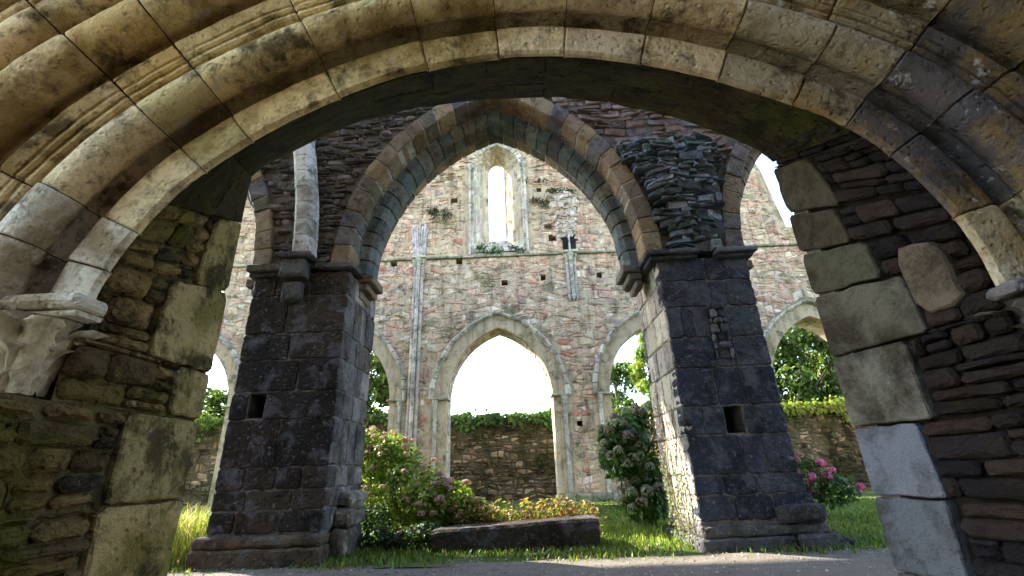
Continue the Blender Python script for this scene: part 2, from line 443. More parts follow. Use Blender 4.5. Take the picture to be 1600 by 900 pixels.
darkc = [(.060, .052, .048), (.075, .06, .05), (.05, .045, .043)]
def sidelit_col(t, pal1, frac=(NL * .80)):
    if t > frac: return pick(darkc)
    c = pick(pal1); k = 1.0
    k = 1.12 - .67 * max(0, min(1, (t / NL - .45) / .3))  # side light put into the tint: left lifted, dimming to the right
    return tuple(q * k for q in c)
def circ(rc, yc, rad, a0, a1, n):
    return [(rc + rad * math.cos(R(a0 + (a1 - a0) * i / n)), yc - rad * math.sin(R(a0 + (a1 - a0) * i / n))) for i in range(n + 1)]
# order 1: flat band, hollow, big roll
prof1 = [(0.004, 2.045), (0.0, 2.02), (.012, 2.003), (.05, 1.998), (.10, 1.996), (.16, 1.997), (.19, 1.998), (.207, 2.006)]
prof1 += [(.214, 2.06), (.226, 2.12), (.26, 2.155), (.30, 2.14), (.322, 2.08), (.315, 2.0)] + circ(.358, 1.90, .098, 235, -45, 20) + [(.435, 2.03), (.46, 2.09), (.48, 2.13)]
def c1(k): return sidelit_col((J[k] + J[k + 1]) / 2, tan) if k != len(J) - 3 else (.40, .34, .22)
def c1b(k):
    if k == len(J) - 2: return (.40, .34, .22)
    return sidelit_col((J[k] + J[k + 1]) / 2, tan)
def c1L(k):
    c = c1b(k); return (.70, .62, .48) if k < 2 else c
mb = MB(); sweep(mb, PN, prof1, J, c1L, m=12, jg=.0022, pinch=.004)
mb.build('inner_moulding', MAT['arch'], near, smooth=True)
# order 2: hollow, thin fillets and rolls, large roll
prof2 = [(.472, 2.13), (.50, 2.14), (.56, 2.145), (.615, 2.12), (.635, 2.06), (.642, 1.985)] + circ(.668, 1.97, .024, 200, -10, 5) + [(.694, 2.0), (.706, 1.99)] + circ(.728, 1.96, .022, 200, -10, 5)
prof2 += [(.755, 1.975), (.768, 1.945), (.80, 1.93), (.835, 1.925), (.842, 1.98), (.858, 2.06), (.90, 2.09), (.95, 2.07), (.965, 1.99)] + circ(1.03, 1.865, .122, 225, -35, 16) + [(1.15, 1.95), (1.165, 2.01)]
J2 = [J[i] + (jit(.03) if 0 < i < len(J) - 1 else 0) for i in range(len(J))]
J2 = [t for t in J2 if t > .12]; J2[0] = .30
tan2 = [(.56, .40, .18), (.62, .46, .24), (.52, .36, .15), (.60, .45, .25)]
mb = MB(); sweep(mb, PN, prof2, J2, lambda k: sidelit_col((J2[k] + J2[k + 1]) / 2, tan2), m=12, amp=.005, jg=.0028, pinch=.004)
mb.build('middle_moulding', MAT['arch'], near, smooth=True)
prof3 = [(1.158, 2.01), (1.18, 1.99), (1.21, 1.96), (1.225, 1.89)] + circ(1.31, 1.80, .095, 215, -35, 12) + [(1.40, 1.87), (1.43, 1.9), (1.47, 1.88), (1.49, 1.82)] + circ(1.53, 1.79, .03, 200, -10, 6) + [(1.57, 1.83), (1.60, 1.84)] + circ(1.72, 1.72, .11, 205, -30, 12)
prof3 += [(1.83, 1.8), (1.86, 1.74), (1.9, 1.7)] + circ(2.0, 1.64, .09, 205, -20, 10) + [(2.1, 1.72), (2.3, 1.66), (2.9, 1.66)]
J3 = [.75] + [t for t in J[3:-2:1]] + [NL - .5]
mb = MB(); sweep(mb, PN, prof3, J3, lambda k: sidelit_col((J3[k] + J3[k + 1]) / 2, tan2), m=12, amp=.005, jg=.0028, pinch=.004)
mb.build('outer_moulding', MAT['arch'], near, smooth=True)
# joint mortar / core just behind the mouldings
mb = MB(); vs = []; fs = []
def inset(pr, d):
    out = []
    for i in range(len(pr)):
        a = pr[max(0, i - 1)]; b = pr[min(len(pr) - 1, i + 1)]; dx, dy = b[0] - a[0], b[1] - a[1]; l = math.hypot(dx, dy) + 1e-9
        out.append((pr[i][0] - dy / l * d, pr[i][1] + dx / l * d))
    return out
for pr_ in (inset(prof1, .012), inset(prof2, .014), inset(prof3, .018)):
    vs = []; fs = []
    for i in range(121):
        for (r, y) in pr_:
            x, z = PN(r, NL * i / 120); vs.append((x, y, z))
    m_ = len(pr_)
    for i in range(120):
        for j in range(m_ - 1): fs.append((i * m_ + j, i * m_ + j + 1, (i + 1) * m_ + j + 1, (i + 1) * m_ + j))
    mb.add(vs, fs, (.045, .038, .032)); mb.build('joint_mortar', MAT['arch'], near, smooth=True)

# soffit and reveals: loft between the front edge (Y=2.14) and the higher rear arch (Y=3)
def rear_curve():
    L = [(-2.07, 0), (-2.07, 1.72), (-2.075, 2.6), (-2.08, 3.22), (-2.05, 3.30), (-1.95, 3.37), (-1.577, 3.60), (-1.271, 3.76), (-.789, 3.885), (-.243, 3.945), (.25, 3.95), (.45, 3.94), (.837, 3.86), (1.346, 3.68),
         (1.775, 3.45), (1.98, 3.30), (2.05, 3.20), (2.065, 2.75), (2.07, 1.72), (2.07, 0)]
    return L
RC, RCd = arc_table(rear_curve())
def rear_at(d): return float(np.interp(d, RCd, RC[:, 0])), float(np.interp(d, RCd, RC[:, 1]))
def rear_d(x, z): return float(RCd[0] + min(((np.hypot(*(np.array(rear_at(q)) - (x, z))), q) for q in np.linspace(0, RCd[-1], 400)))[1])
# unified front coordinate s: s<0 left jamb (z=1.72+s), 0..NL arch, >NL right jamb
fr_s = [-1.72, 0, t_pt(-1.877, 2.31), t_pt(-1.445, 2.772), t_pt(.15, 3.317), t_pt(1.7, 2.8), t_pt(2.12, 2.33), NL, NL + 1.72]
rr_d = [0, rear_d(-2.07, 1.72), rear_d(-2.075, 2.75), rear_d(-2.0, 3.34), rear_d(.2, 3.95), rear_d(1.93, 3.34), rear_d(2.06, 2.85), rear_d(2.07, 1.72), RCd[-1]]
def loftP(s, v):
    if s < 0: fx, fz = -2.07, 1.72 + s
    elif s > NL: fx, fz = 2.27, 1.72 - (s - NL)
    else: fx, fz = PN(0.004, s)
    bx, bz = rear_at(float(np.interp(s, fr_s, rr_d)))
    e = v; y0 = 1.80 if s < -.36 else 2.045; return Vector((fx + (bx - fx) * e, y0 + (3.0 - y0) * v, fz + (bz - fz) * e))
def loftF(s, v, w):
    p = loftP(s, v)
    if s < -.02: return p + Vector((w, 0, 0))
    a = loftP(s + .02, v) - loftP(s - .02, v); b = loftP(s, v + .02) - loftP(s, v - .02)
    n = a.cross(b); n.normalize()
    c = Vector((0.1, p.y, 1.8)) - p
    if n.dot(c) < 0: n = -n
    return p + n * w
# backing surface
mb = MB(); panel(mb, loftF, -1.8, -.361, 0, 1.0, 50, 26, .018, (.11, .085, .038), w=-.035, fr=9); panel(mb, loftF, -.359, NL * .5, 0, 1.0, 90, 26, .018, (.11, .085, .038), w=-.035, fr=9)
mb.build('left_reveal_mortar', MAT['reveal'], near, smooth=True)
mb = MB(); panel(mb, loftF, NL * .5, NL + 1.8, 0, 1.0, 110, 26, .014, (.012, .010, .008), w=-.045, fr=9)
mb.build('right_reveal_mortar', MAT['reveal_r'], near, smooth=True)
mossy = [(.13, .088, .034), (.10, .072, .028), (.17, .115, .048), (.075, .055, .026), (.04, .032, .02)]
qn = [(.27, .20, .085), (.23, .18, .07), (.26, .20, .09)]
# left reveal
mb = MB()
lq = [(-1.72, -1.32, .56), (-1.32, -.82, .53), (-.82, -.365, .54), (-.355, -.06, .70), (-.06, .33, .44), (.33, .72, .62)]
def left_q(v, s):
    for (a, b, vv) in lq:
        if a <= s < b: return v > vv - .10
    return False
LF = lambda u, v, w: loftF(v, u, w)
for (a, b, vv) in lq:
    rubble(mb, LF, 0.0, vv - .008, a, b - .01, (.06, .15), (.12, .40), .010, .0, .02, mossy, wav=.012, depth=.03, bulge=.010, proj=.014, tilt=.08, step=.05, chk=.03)
mb.build('left_jamb', MAT['reveal'], near)
mb = MB()
for (a, b, vv) in lq:
    P = wobble(chamf([(vv, a + .006), (1.0, a + .006), (1.0, b - .006), (vv + jit(.03), b - .006)], .03), .07, .007)
    stone(mb, lambda u, v, w: loftF(v, u, w), P, .010 + jit(.005), .1, .010, pick(qn), .004)
mb.build('left_quoin_stones', MAT['reveal'], near)
# soffit blocks
mb = MB(); e = .72; tend = t_pt(1.85, 2.7)
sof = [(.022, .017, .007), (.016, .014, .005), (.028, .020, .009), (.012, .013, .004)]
while e < tend:
    w_ = rng.uniform(.30, .5); b = min(e + w_, tend + .05); sp = rng.uniform(.35, .65)
    for (v0_, v1_) in ((0.0, sp), (sp, 1.0)):
        P = wobble(chamf([(v0_ + .002, e + .002), (v1_ - .002, e + .002), (v1_ - .002, b - .002), (v0_ + .002, b - .002)], .01), .08, .003)
        stone(mb, lambda u, v, w: loftF(v, u, w), P, jit(.004), .02, .006, pick(sof), .003)
    e = b
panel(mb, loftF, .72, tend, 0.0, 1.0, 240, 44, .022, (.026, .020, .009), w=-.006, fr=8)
mb.build('soffit', MAT['soffit'], near, smooth=True)
# right reveal
mb = MB()
zq = [3.12, 2.72, 2.40, 2.05, 1.63, 1.19, .80, .40, 0.0]
def s_right(z): # s whose rear point is z
    d = rear_d(2.06, z); return float(np.interp(d, rr_d, fr_s))
rq = [(.55, 0), (.60, 0), (.50, 0), (.38, 0), (.50, 0), (.60, 0), (.58, 0), (.5, 0)]
RQ = []
for i in range(len(zq) - 1): RQ.append((s_right(zq[i]), s_right(zq[i + 1]), rq[i][0]))
RQ[-1] = (RQ[-1][0], NL + 1.72, .5)
def right_q(v, s):
    for (a, b, vv) in RQ:
        if a <= s < b: return v > vv - .13
    return False
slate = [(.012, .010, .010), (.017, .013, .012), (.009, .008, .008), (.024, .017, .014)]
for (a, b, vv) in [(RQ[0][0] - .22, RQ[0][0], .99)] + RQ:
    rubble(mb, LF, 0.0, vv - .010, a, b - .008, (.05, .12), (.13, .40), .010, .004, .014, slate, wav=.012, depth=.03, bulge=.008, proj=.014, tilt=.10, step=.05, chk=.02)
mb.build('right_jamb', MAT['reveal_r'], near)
mb = MB()
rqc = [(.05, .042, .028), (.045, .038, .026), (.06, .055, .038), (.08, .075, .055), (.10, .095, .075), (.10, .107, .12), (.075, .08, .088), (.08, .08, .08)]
for i, (a, b, vv) in enumerate(RQ):
    P = wobble(chamf([(vv, a + .007), (1.0, a + .007), (1.0, b - .007), (vv + jit(.03), b - .007)], .02), .07, .005)
    stone(mb, lambda u, v, w: loftF(v, u, w), P, .012 + jit(.005), .1, .008, shade(rqc[i], .05), .004)
P = wobble(chamf([(.12, NL - .30), (.36, NL - .30), (.36, NL + .02), (.12, NL + .02)], .05), .07, .01)
stone(mb, lambda u, v, w: loftF(v, u, w), P, .034, .08, .012, (.095, .075, .052), .006)
mb.build('right_quoin_stones', MAT['reveal_r'], near)
# wall mass round the opening (front below the springing, rear, sides)
def outl(): return [(-9, -.2), (9, -.2), (9, 9.5), (-9, 9.5)]
hole = [(-2.12, -.15), (-2.12, 1.72)] + [PN(.26, NL * i / 60) for i in range(61)] + [(2.32, 1.72), (2.32, -.15)]
mb = MB(); sheet(mb, outl(), [hole], 2.14, 2.22, (.12, .10, .07))
hole2 = [(-2.11, -.15)] + [(x * 1.018, z + .03) for (x, z) in rear_curve()[1:-1]] + [(2.11, -.15)]
sheet(mb, outl(), [hole2], 2.85, 2.995, (.10, .09, .07)); mb.build('wall_core', MAT['rubble'], near)
mb = MB(); F = frame((0, 2.12, 0), (1, 0, 0), (0, 0, 1), (0, -1, 0))
def lw(u, v):
    q = t_pt(u, v); 
    return -2.09 < u < 2.28 or (v > 1.75 and abs(u) < 2.6 and math.hypot(u - .1, v - 1.2) < 2.95) or v > 3.0
F18 = frame((0, 1.82, 0), (1, 0, 0), (0, 0, 1), (0, -1, 0))
box(mb, -3.6, -2.125, 1.85, 2.14, -.1, 1.35, (.11, .085, .038), b=.02, sub=.1, amp=.02)
rubble(mb, F18, -3.6, -2.08, 0, 1.33, (.07, .18), (.12, .42), .012, .01, .02, mossy, depth=.05, bulge=.01, proj=.014, step=.06)
rubble(mb, F, -3.6, -2.08, 1.36, 3.2, (.07, .18), (.15, .45), .02, .02, .025, [(.16, .12, .07), (.2, .15, .09), (.12, .10, .06), (.3, .25, .17)], skip=lambda u, v: u > -2.09 or (v > 1.85 and u > -2.62), depth=.1, bulge=.02, proj=.03, step=.06)
mb.build('left_rubble_facing', MAT['reveal'], near); mb = MB()
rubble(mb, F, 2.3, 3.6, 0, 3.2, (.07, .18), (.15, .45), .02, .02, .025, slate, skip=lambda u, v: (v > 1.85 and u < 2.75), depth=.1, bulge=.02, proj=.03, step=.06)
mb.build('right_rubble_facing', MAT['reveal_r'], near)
# left leaf capital
def capital(cx, cy, z0, z1, r0_, r1, name, mat, c, leaves=6):
    cap = MB(); H_ = z1 - z0
    def bell(v): return r0_ + (r1 - r0_) * (.25 * v + .75 * v ** 2.6)
    lathe(cap, cx, cy, [(.02, z0 - .02), (r0_ * .8, z0 - .015), (r0_, z0)] + [(bell(v / 10), z0 + H_ * v / 10) for v in range(1, 11)] + [(.02, z1)], tuple(q * .6 for q in c), n=32)
    for tier in (0, 1):
        vmax = .66 if tier == 0 else .98; W = 6.4 / leaves
        for k in range(leaves):
            a0 = 2 * math.pi * (k + .5 * tier) / leaves + jit(.06); nu, nv = 16, 22; vs = []; lean = jit(.25)
            for j in range(nv + 1):
                t = j / nv; v = t * vmax
                for i in range(nu + 1):
                    u = (i / nu) * 2 - 1
                    wd = W * (.35 + .75 * math.sin(math.pi * min(1, .12 + .80 * t))) * (1 + .14 * math.cos(t * 2 * math.pi * 3.2)) * (1 if t < .95 else .8)
                    curl = max(0, (t - .72) / .28)
                    rr = bell(v) + .012 + .018 * tier + .045 * curl ** 1.4 + .022 * t * (1 - abs(u)) ** .7 - .020 * abs(math.sin((t * 3.0 - abs(u) * .9) * math.pi)) ** .6 * abs(u) - .022 * u * u * t
                    z = z0 + H_ * v - .025 * curl ** 2 + .012 * abs(u) * t
                    a = a0 + u * wd * .5 + lean * t * t * .5
                    p = Vector((cx + rr * math.cos(a), cy + rr * math.sin(a), z)); vs.append(p + noise.noise_vector(p * 30) * .002)
            cap.add(vs, [(j * (nu + 1) + i, j * (nu + 1) + i + 1, (j + 1) * (nu + 1) + i + 1, (j + 1) * (nu + 1) + i) for j in range(nv) for i in range(nu)], c)
    return cap.build(name, mat, near, smooth=True)
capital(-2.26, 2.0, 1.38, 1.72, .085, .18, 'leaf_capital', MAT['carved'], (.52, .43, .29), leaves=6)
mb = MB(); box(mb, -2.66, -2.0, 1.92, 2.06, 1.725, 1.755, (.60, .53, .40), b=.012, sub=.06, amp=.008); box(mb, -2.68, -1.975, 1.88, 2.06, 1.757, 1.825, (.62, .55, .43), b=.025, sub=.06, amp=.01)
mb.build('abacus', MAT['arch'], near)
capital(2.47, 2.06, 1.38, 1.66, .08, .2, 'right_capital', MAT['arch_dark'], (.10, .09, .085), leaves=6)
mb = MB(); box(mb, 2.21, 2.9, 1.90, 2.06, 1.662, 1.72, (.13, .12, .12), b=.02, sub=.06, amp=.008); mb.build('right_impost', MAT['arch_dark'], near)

# unseen walls added behind and beside the viewer to block frontal sky light
shade_mb = MB()
box(shade_mb, -3.6, 7, -3.2, -2.6, -.1, 8.5, (.07, .06, .05), b=.05, sub=1.0, amp=.03)
o = shade_mb.build('shade_wall', MAT['rubble']); o['kind'] = 'structure'
shade_mb = MB(); box(shade_mb, 3.7, 4.3, -2.8, 2.0, -.1, 8.5, (.10, .09, .08), b=.05, sub=1.0, amp=.03)  # added blocker that darkens the right side of the arch
o = shade_mb.build('shade_wall', MAT['rubble']); o['kind'] = 'structure'

# ------------------------------------------------------------------ THE ARCADE: piers, arches
YA = 6.5
pierpal = [(.026, .024, .024), (.032, .028, .027), (.020, .019, .020), (.038, .034, .031)]
pierbl = [(.036, .041, .055), (.044, .049, .064), (.028, .032, .045), (.055, .058, .070)]
sunlit_sidepal = [(.30, .27, .22), (.36, .33, .27), (.24, .22, .19), (.40, .36, .29)]  # sunlight on the right pier's left face put into this palette

def pier(x0, x1, name, label, pal, courses, edges, hole, left):
    t = empty(name, ((x0 + x1) / 2, 7.2, 0), label, 'pier', 'stone piers carrying the pointed arcade')
    mb = MB(); F = frame((0, YA, 0), (1, 0, 0), (0, 0, 1), (0, -1, 0))
    def sk(u, v): return hole and hole[0] < u < hole[1] and hole[2] < v < hole[3]
    ashlar(mb, F, courses, edges, .012, .0, .016, pal, skip=sk, depth=.22, proj=.005, wob=.013, chk=.03)
    # rear face
    mb.build('shaft', MAT['pier'], t); mb = MB(); FB = frame((0, YA + 1.4, 0), (1, 0, 0), (0, 0, 1), (0, 1, 0)); ashlar(mb, FB, courses, edges, .012, 0, .014, pal, depth=.15)
    mb.build('rear_face', MAT['pier'], t)
    # side faces
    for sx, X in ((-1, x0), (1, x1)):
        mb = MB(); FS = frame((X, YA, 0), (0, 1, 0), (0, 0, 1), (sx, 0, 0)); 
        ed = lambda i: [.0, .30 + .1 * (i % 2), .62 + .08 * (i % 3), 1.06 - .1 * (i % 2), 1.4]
        ashlar(mb, FS, courses, ed, .016, -.003, .016, ([(.12, .11, .10), (.07, .065, .062), (.20, .18, .16), (.10, .08, .065), (.32, .29, .26)] if left else sunlit_sidepal) if sx == (1 if left else -1) else [tuple(q * 2.6 for q in p) for p in pierpal], depth=.14, proj=.01, wob=.009)
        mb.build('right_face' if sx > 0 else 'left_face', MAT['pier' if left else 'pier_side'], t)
    mb = MB(); mbx = [x0 + .018, x1 - .018, YA + .018, YA + 1.385]; mc = (.15, .14, .125)
    zz0 = 0
    if hole:
        box(mb, mbx[0], mbx[1], mbx[2], mbx[3], 0, hole[2], mc, b=.005); box(mb, mbx[0], mbx[1], mbx[2], mbx[3], hole[3], 4.0, mc, b=.005)
        box(mb, mbx[0], hole[0], mbx[2], mbx[3], hole[2], hole[3], mc, b=.003); box(mb, hole[1], mbx[1], mbx[2], mbx[3], hole[2], hole[3], mc, b=.003)
        box(mb, hole[0], hole[1], YA + .45, mbx[3], hole[2], hole[3], (.08, .075, .07), b=.003)
    else: box(mb, mbx[0], mbx[1], mbx[2], mbx[3], 0, 4.0, mc, b=.005)
    mb.build('mortar_core', MAT['pier'], t)
    return t

# left pier
XL0, XL1 = -4.10, -2.60
cl = [.36, .62, .87, 1.15, 1.78, 2.16, 2.62, 3.02, 3.62, 4.02]
el = [[XL0, -3.75, -3.2, XL1], [XL0, -3.66, -3.05, XL1], [XL0, -3.72, -3.30, -2.95, XL1], [XL0, -3.35, XL1], [XL0, -3.85, -3.62, XL1], [XL0, -3.2, XL1], [XL0, -3.38, XL1], [XL0, -3.5, XL1], [XL0, -3.72, -3.2, XL1]]
brn = [(.034, .025, .019), (.042, .030, .021), (.024, .02, .017), (.055, .042, .03)]
pl = pier(XL0, XL1, 'stone_pier', 'dark square stone pier left of the central pointed arch, hydrangea bush at its right foot', brn + [(.026, .022, .019)], cl, el, (-3.85, -3.60, 1.80, 2.14), True)
mb = MB()
box(mb, -4.24, -2.56, 6.40, 7.98, -.1, .20, (.085, .062, .042), b=.03, sub=.12, amp=.02); box(mb, -4.22, -2.58, 6.42, 7.96, .205, .335, (.10, .075, .05), b=.04, sub=.12, amp=.015)
mb.build('plinth', MAT['pier'], pl)
mb = MB(); F = frame((0, YA, 0), (1, 0, 0), (0, 0, 1), (0, -1, 0))
box(mb, -4.2, -3.64, 6.38, 8.0, 4.02, 4.14, (.10, .09, .06), b=.02, sub=.1, amp=.01); box(mb, -4.17, -3.66, 6.44, 7.96, 3.94, 4.015, (.06, .055, .045), b=.02, sub=.1, amp=.01)
box(mb, -3.12, -2.52, 6.40, 7.0, 4.04, 4.13, (.09, .085, .08), b=.02, sub=.08, amp=.012)
mb.build('impost', MAT['pier'], pl)
# wall-shaft corbel on the left pier
mb = MB(); vs = []
for zc, a, b_ in ((3.50, .15, .18), (3.86, .20, .24)):
    box(mb, -3.42 - a, -3.42 + a, YA - b_, YA + .02, zc, zc + .30, (.075, .07, .062), b=.045, sub=.06, amp=.012)
box(mb, -3.70, -3.14, YA - .30, YA + .02, 4.165, 4.25, (.07, .06, .06), b=.03, sub=.06, amp=.014)
mb.build('shaft_corbel', MAT['pier'], pl)
# loose boulder-like masonry at the right foot of the left pier
mb = MB(); FS = frame((-2.46, 6.8, 0), (0, 1, 0), (0, 0, 1), (1, 0, 0))
box(mb, -2.6, -2.40, 6.74, 7.5, -.05, .36, (.09, .075, .06), b=.04, sub=.06, amp=.035); box(mb, -2.6, -2.36, 6.82, 7.6, .37, .58, (.12, .10, .08), b=.04, sub=.06, amp=.035)
box(mb, -2.6, -2.34, 6.95, 7.55, .59, .80, (.2, .18, .15), b=.10, sub=.07, amp=.05)
mb.build('broken_buttress', MAT['pier_side'], pl)

# right pier
XR0, XR1 = 2.22, 3.62
cr = [.32, .62, .86, 1.36, 1.75, 2.28, 2.72, 3.20, 3.62, 4.0]
er = [[XR0, 2.7, 3.2, XR1 + .1], [XR0, 2.6, 3.05, XR1 + .05], [XR0, 2.95, 3.22, XR1], [XR0, 2.50, 2.80, 3.06, 3.30, XR1], [XR0, 2.75, 3.15, XR1], [XR0, 2.85, 3.1, XR1], [XR0, 2.45, 2.60, 2.85, 3.05, XR1], [XR0, 2.95, 3.2, XR1], [XR0, 2.95, XR1]]
prr = pier(XR0, XR1, 'stone_pier', 'blue black stone pier right of the central pointed arch, square hole in its face', pierbl, cr, er, (2.80, 3.06, 1.38, 1.74), False)
mb = MB()
box(mb, 2.18, 3.35, 6.42, 7.95, -.1, .14, (.06, .058, .055), b=.03, sub=.12, amp=.02); box(mb, 3.36, 3.95, 6.38, 8.0, -.1, .16, (.07, .065, .06), b=.04, sub=.1, amp=.025)
box(mb, 2.20, 3.8, 6.44, 7.95, .145, .27, (.075, .07, .06), b=.04, sub=.1, amp=.02); box(mb, 3.2, 3.80, 6.40, 8.0, .275, .50, (.05, .048, .046), b=.05, sub=.1, amp=.025)
box(mb, 3.95, 4.12, 6.5, 7.5, -.1, .10, (.07, .065, .06), b=.03, sub=.1, amp=.02)
mb.build('plinth', MAT['pier'], prr)
mb = MB()
box(mb, 2.04, 2.86, 6.36, 8.0, 4.04, 4.12, (.11, .115, .13), b=.02, sub=.09, amp=.014); box(mb, 2.10, 2.84, 6.42, 7.9, 3.97, 4.035, (.05, .052, .06), b=.02, sub=.09, amp=.01)
box(mb, 3.14, 3.76, 6.36, 8.0, 4.04, 4.12, (.11, .115, .13), b=.02, sub=.09, amp=.014); box(mb, 3.16, 3.70, 6.42, 7.9, 3.97, 4.035, (.05, .052, .06), b=.02, sub=.09, amp=.01)
mb.build('impost', MAT['pier'], prr)
mb = MB(); F2 = frame((0, YA - .01, 0), (1, 0, 0), (0, 0, 1), (0, -1, 0))
rubble(mb, F2, 2.84, 3.10, 2.40, 3.25, (.08, .18), (.10, .22), .012, .02, .012, [(.06, .062, .07), (.045, .048, .056), (.11, .11, .115)], wav=.02, depth=.1, bulge=.02, proj=.03, tilt=.3)
mb.build('broken_shaft_scar', MAT['rubble'], prr)

# the arches
ringpal = [(.17, .125, .08), (.20, .145, .085), (.13, .11, .085), (.24, .175, .11), (.11, .10, .095), (.09, .09, .092)]
ringfr = [(.12, .11, .10), (.15, .135, .12), (.10, .092, .085)]
bluepal = [(.095, .12, .12), (.12, .14, .13), (.075, .10, .105), (.14, .145, .12)]
arches = []
def arcade_arch(xc, label, po, pi_):
    t = empty('pointed_arch', (xc, 7.2, 4.1), label, 'arch', 'pointed arches of the arcade')
    A = Pointed(xc, 4.13, 2.36, 3.42); arches.append(A)
    mb = MB(); ring(mb, A, 0, .29, YA, YA + .45, 27, .012, po, bev=.018, jy=.015, jr=.012); mb.build('outer_order', MAT['ring'], t)
    mb = MB(); ring(mb, A, 0, .29, YA + .96, YA + 1.4, 27, .012, po, bev=.018); mb.build('rear_order', MAT['ring'], t)
    # inner order with chamfer: three facets
    mb = MB(); n = 31
    for i in range(n):
        a, b = i / n + .0012, (i + 1) / n - .0012; c = pick(pi_); dr = jit(.006)
        prof = [(0.05, YA + .43), (-.02 + dr, YA + .45), (-.13 + dr, YA + .45), (-.15 + dr, YA + .455), (-.22 + dr, YA + .53), (-.23 + dr, YA + .55), (-.23 + dr, YA + .80), (-.21 + dr, YA + .83), (-.13 + dr, YA + .95), (0.05, YA + .96)]
        sweep(mb, A.P, prof, [a, b], lambda k: c, m=3, amp=.003, pinch=.004)
    mb.build('inner_order', MAT['ring'], t)
    mb = MB(); ringcore(mb, A, .012, .27, YA + .02, YA + 1.38, (.30, .27, .22)); ringcore(mb, A, -.19, .1, YA + .50, YA + .90, (.18, .18, .16)); mb.build('mortar', MAT['ring'], t)
    # corbels under the inner order
    for sx in (-1, 1):
        mb = MB(); xf = xc + sx * (2.36 - .26)
        for (w_, za, zb) in ((.0, 3.98, 4.12), (.09, 3.86, 3.975), (.20, 3.72, 3.855)):
            x_in = xf - sx * (.03 - w_); x_out = xc + sx * (2.36 + .02)
            box(mb, min(x_in, x_out), max(x_in, x_out), YA + .40 + w_ * .3, YA + 1.0 - w_ * .3, za, zb, (.11, .105, .10) if sx > 0 else (.17, .13, .09), b=.02, sub=.07, amp=.012)
        mb.build('corbel', MAT['ring'], t)
    return t
arcade_arch(-.29, 'central pointed arch in two orders spanning between the two dark piers', ringpal, bluepal)
arcade_arch(-6.56, 'partly hidden pointed arch springing left from the left pier, its edge sunlit', ringpal, bluepal)
arcade_arch(6.0, 'partly hidden pointed arch springing right from the right pier', [(.10, .095, .10), (.12, .11, .11), (.16, .12, .09)], [(.2, .15, .12), (.17, .14, .12)])

# the wall standing on the arcade
aw = empty('arcade_wall', (0, 7.2, 5), 'dark broken rubble wall filling the spaces above and between the arcade arches', 'wall')
mb = MB(); bot = [(-13, 4.13)]
for A in sorted(arches, key=lambda a: a.xc): bot += [(p[0], p[1]) for p in A.loop(.26, 14)]
bot += [(13, 4.13)]
bot2 = [bot[0]]
for p in bot[1:]:
    if p[0] > bot2[-1][0] + 1e-4: bot2.append(p)
sheet(mb, bot2 + [(13, 8.8), (-13, 8.8)], [], YA + .10, YA + 1.3, (.10, .09, .08)); mb.build('core', MAT['rubble'], aw)
def insA(u, v): return any(A.inside(u, v, .22, foot=-9) for A in arches)
F = frame((0, YA + .10, 0), (1, 0, 0), (0, 0, 1), (0, -1, 0))
rub = [(.10, .085, .075), (.14, .115, .10), (.075, .065, .06), (.17, .14, .13)]
mb = MB(); rubble(mb, F, -5.6, .5, 4.2, 8.8, (.04, .13), (.10, .38), .018, .03, .014, rub, skip=insA, wav=.04, depth=.12, bulge=.02, proj=.04, tilt=.35, drop=.06)
mb.build('left_rubble', MAT['rubble'], aw)
red = [(.19, .135, .12), (.23, .165, .145), (.15, .115, .11), (.26, .20, .18), (.13, .12, .13)]
mb = MB(); rubble(mb, F, .4, 6, 5.9, 8.8, (.07, .20), (.2, .60), .022, .035, .012, red, skip=insA, wav=.05, depth=.12, bulge=.006, proj=.03, tilt=.3, step=.09)
mb.build('flat_reddish_stones', MAT['ring'], aw)
# projecting stub of the fallen cross wall above the right pier
def stubF(u, v, w):
    bul = .02 + .17 * max(0, math.sin(max(0, min(1, (v - 4.2) / 2.4)) * math.pi * .8)) - .03 * abs((u - 2.95) / .55) ** 2
    return Vector((u + .05 * noise.noise(Vector((u, v * 2, 0))), YA - bul - .06 * noise.noise(Vector((u * 3, v * 3, 5))) - w, v))
st = [(.10, .115, .15), (.13, .145, .17), (.075, .085, .11), (.20, .215, .24), (.06, .09, .085)]
mb = MB(); rubble(mb, stubF, 1.9, 3.7, 4.16, 6.25, (.03, .085), (.10, .42), .010, .0, .006, st, skip=lambda u, v: insA(u, v) or u > 3.36 + .12 * (v - 4.1) + .04 * math.sin(v * 11), wav=.07, depth=.22, bulge=.004, proj=.04, tilt=.5, drop=.02, chk=.012)
panel(mb, stubF, 2.5, 3.40, 4.15, 6.2, 14, 30, .03, (.05, .052, .056), w=-.05)
mb.build('broken_stub', MAT['rubble'], aw)
# springing vault rib on the left pier
rib = MB(); pal = [(.44, .43, .40), (.50, .48, .45), (.38, .37, .34)]
zs = [4.26, 4.55, 4.84, 5.14, 5.42, 5.72, 6.0, 6.3, 6.62, 6.95, 7.3]
def ribc(z):
    k = (z - 4.25); return (-3.32 - .035 * k - .038 * k * k, YA - .12 - .05 * k - .01 * k * k)
for i in range(len(zs) - 1):
    vs = []; fs = []; n = 6
    pr6 = [(-.17, .16), (-.17, -.02), (-.09, -.13), (.09, -.13), (.15, -.02), (.15, .16)]; jj = jit(.006)
    T = [(zs[i] + .004, .965), (zs[i] + .016, 1), (zs[i + 1] - .016, 1), (zs[i + 1] - .004, .965)]
    for (z, s_) in T:
        cx, cy = ribc(z)
        for (a, b_) in pr6: vs.append((cx + a * s_ + jj, cy + b_ * s_ + jj, z))
    for j in range(3):
        for k in range(n): fs.append((j * n + k, j * n + (k + 1) % n, (j + 1) * n + (k + 1) % n, (j + 1) * n + k))
    rib.add(vs, fs, pick(pal))
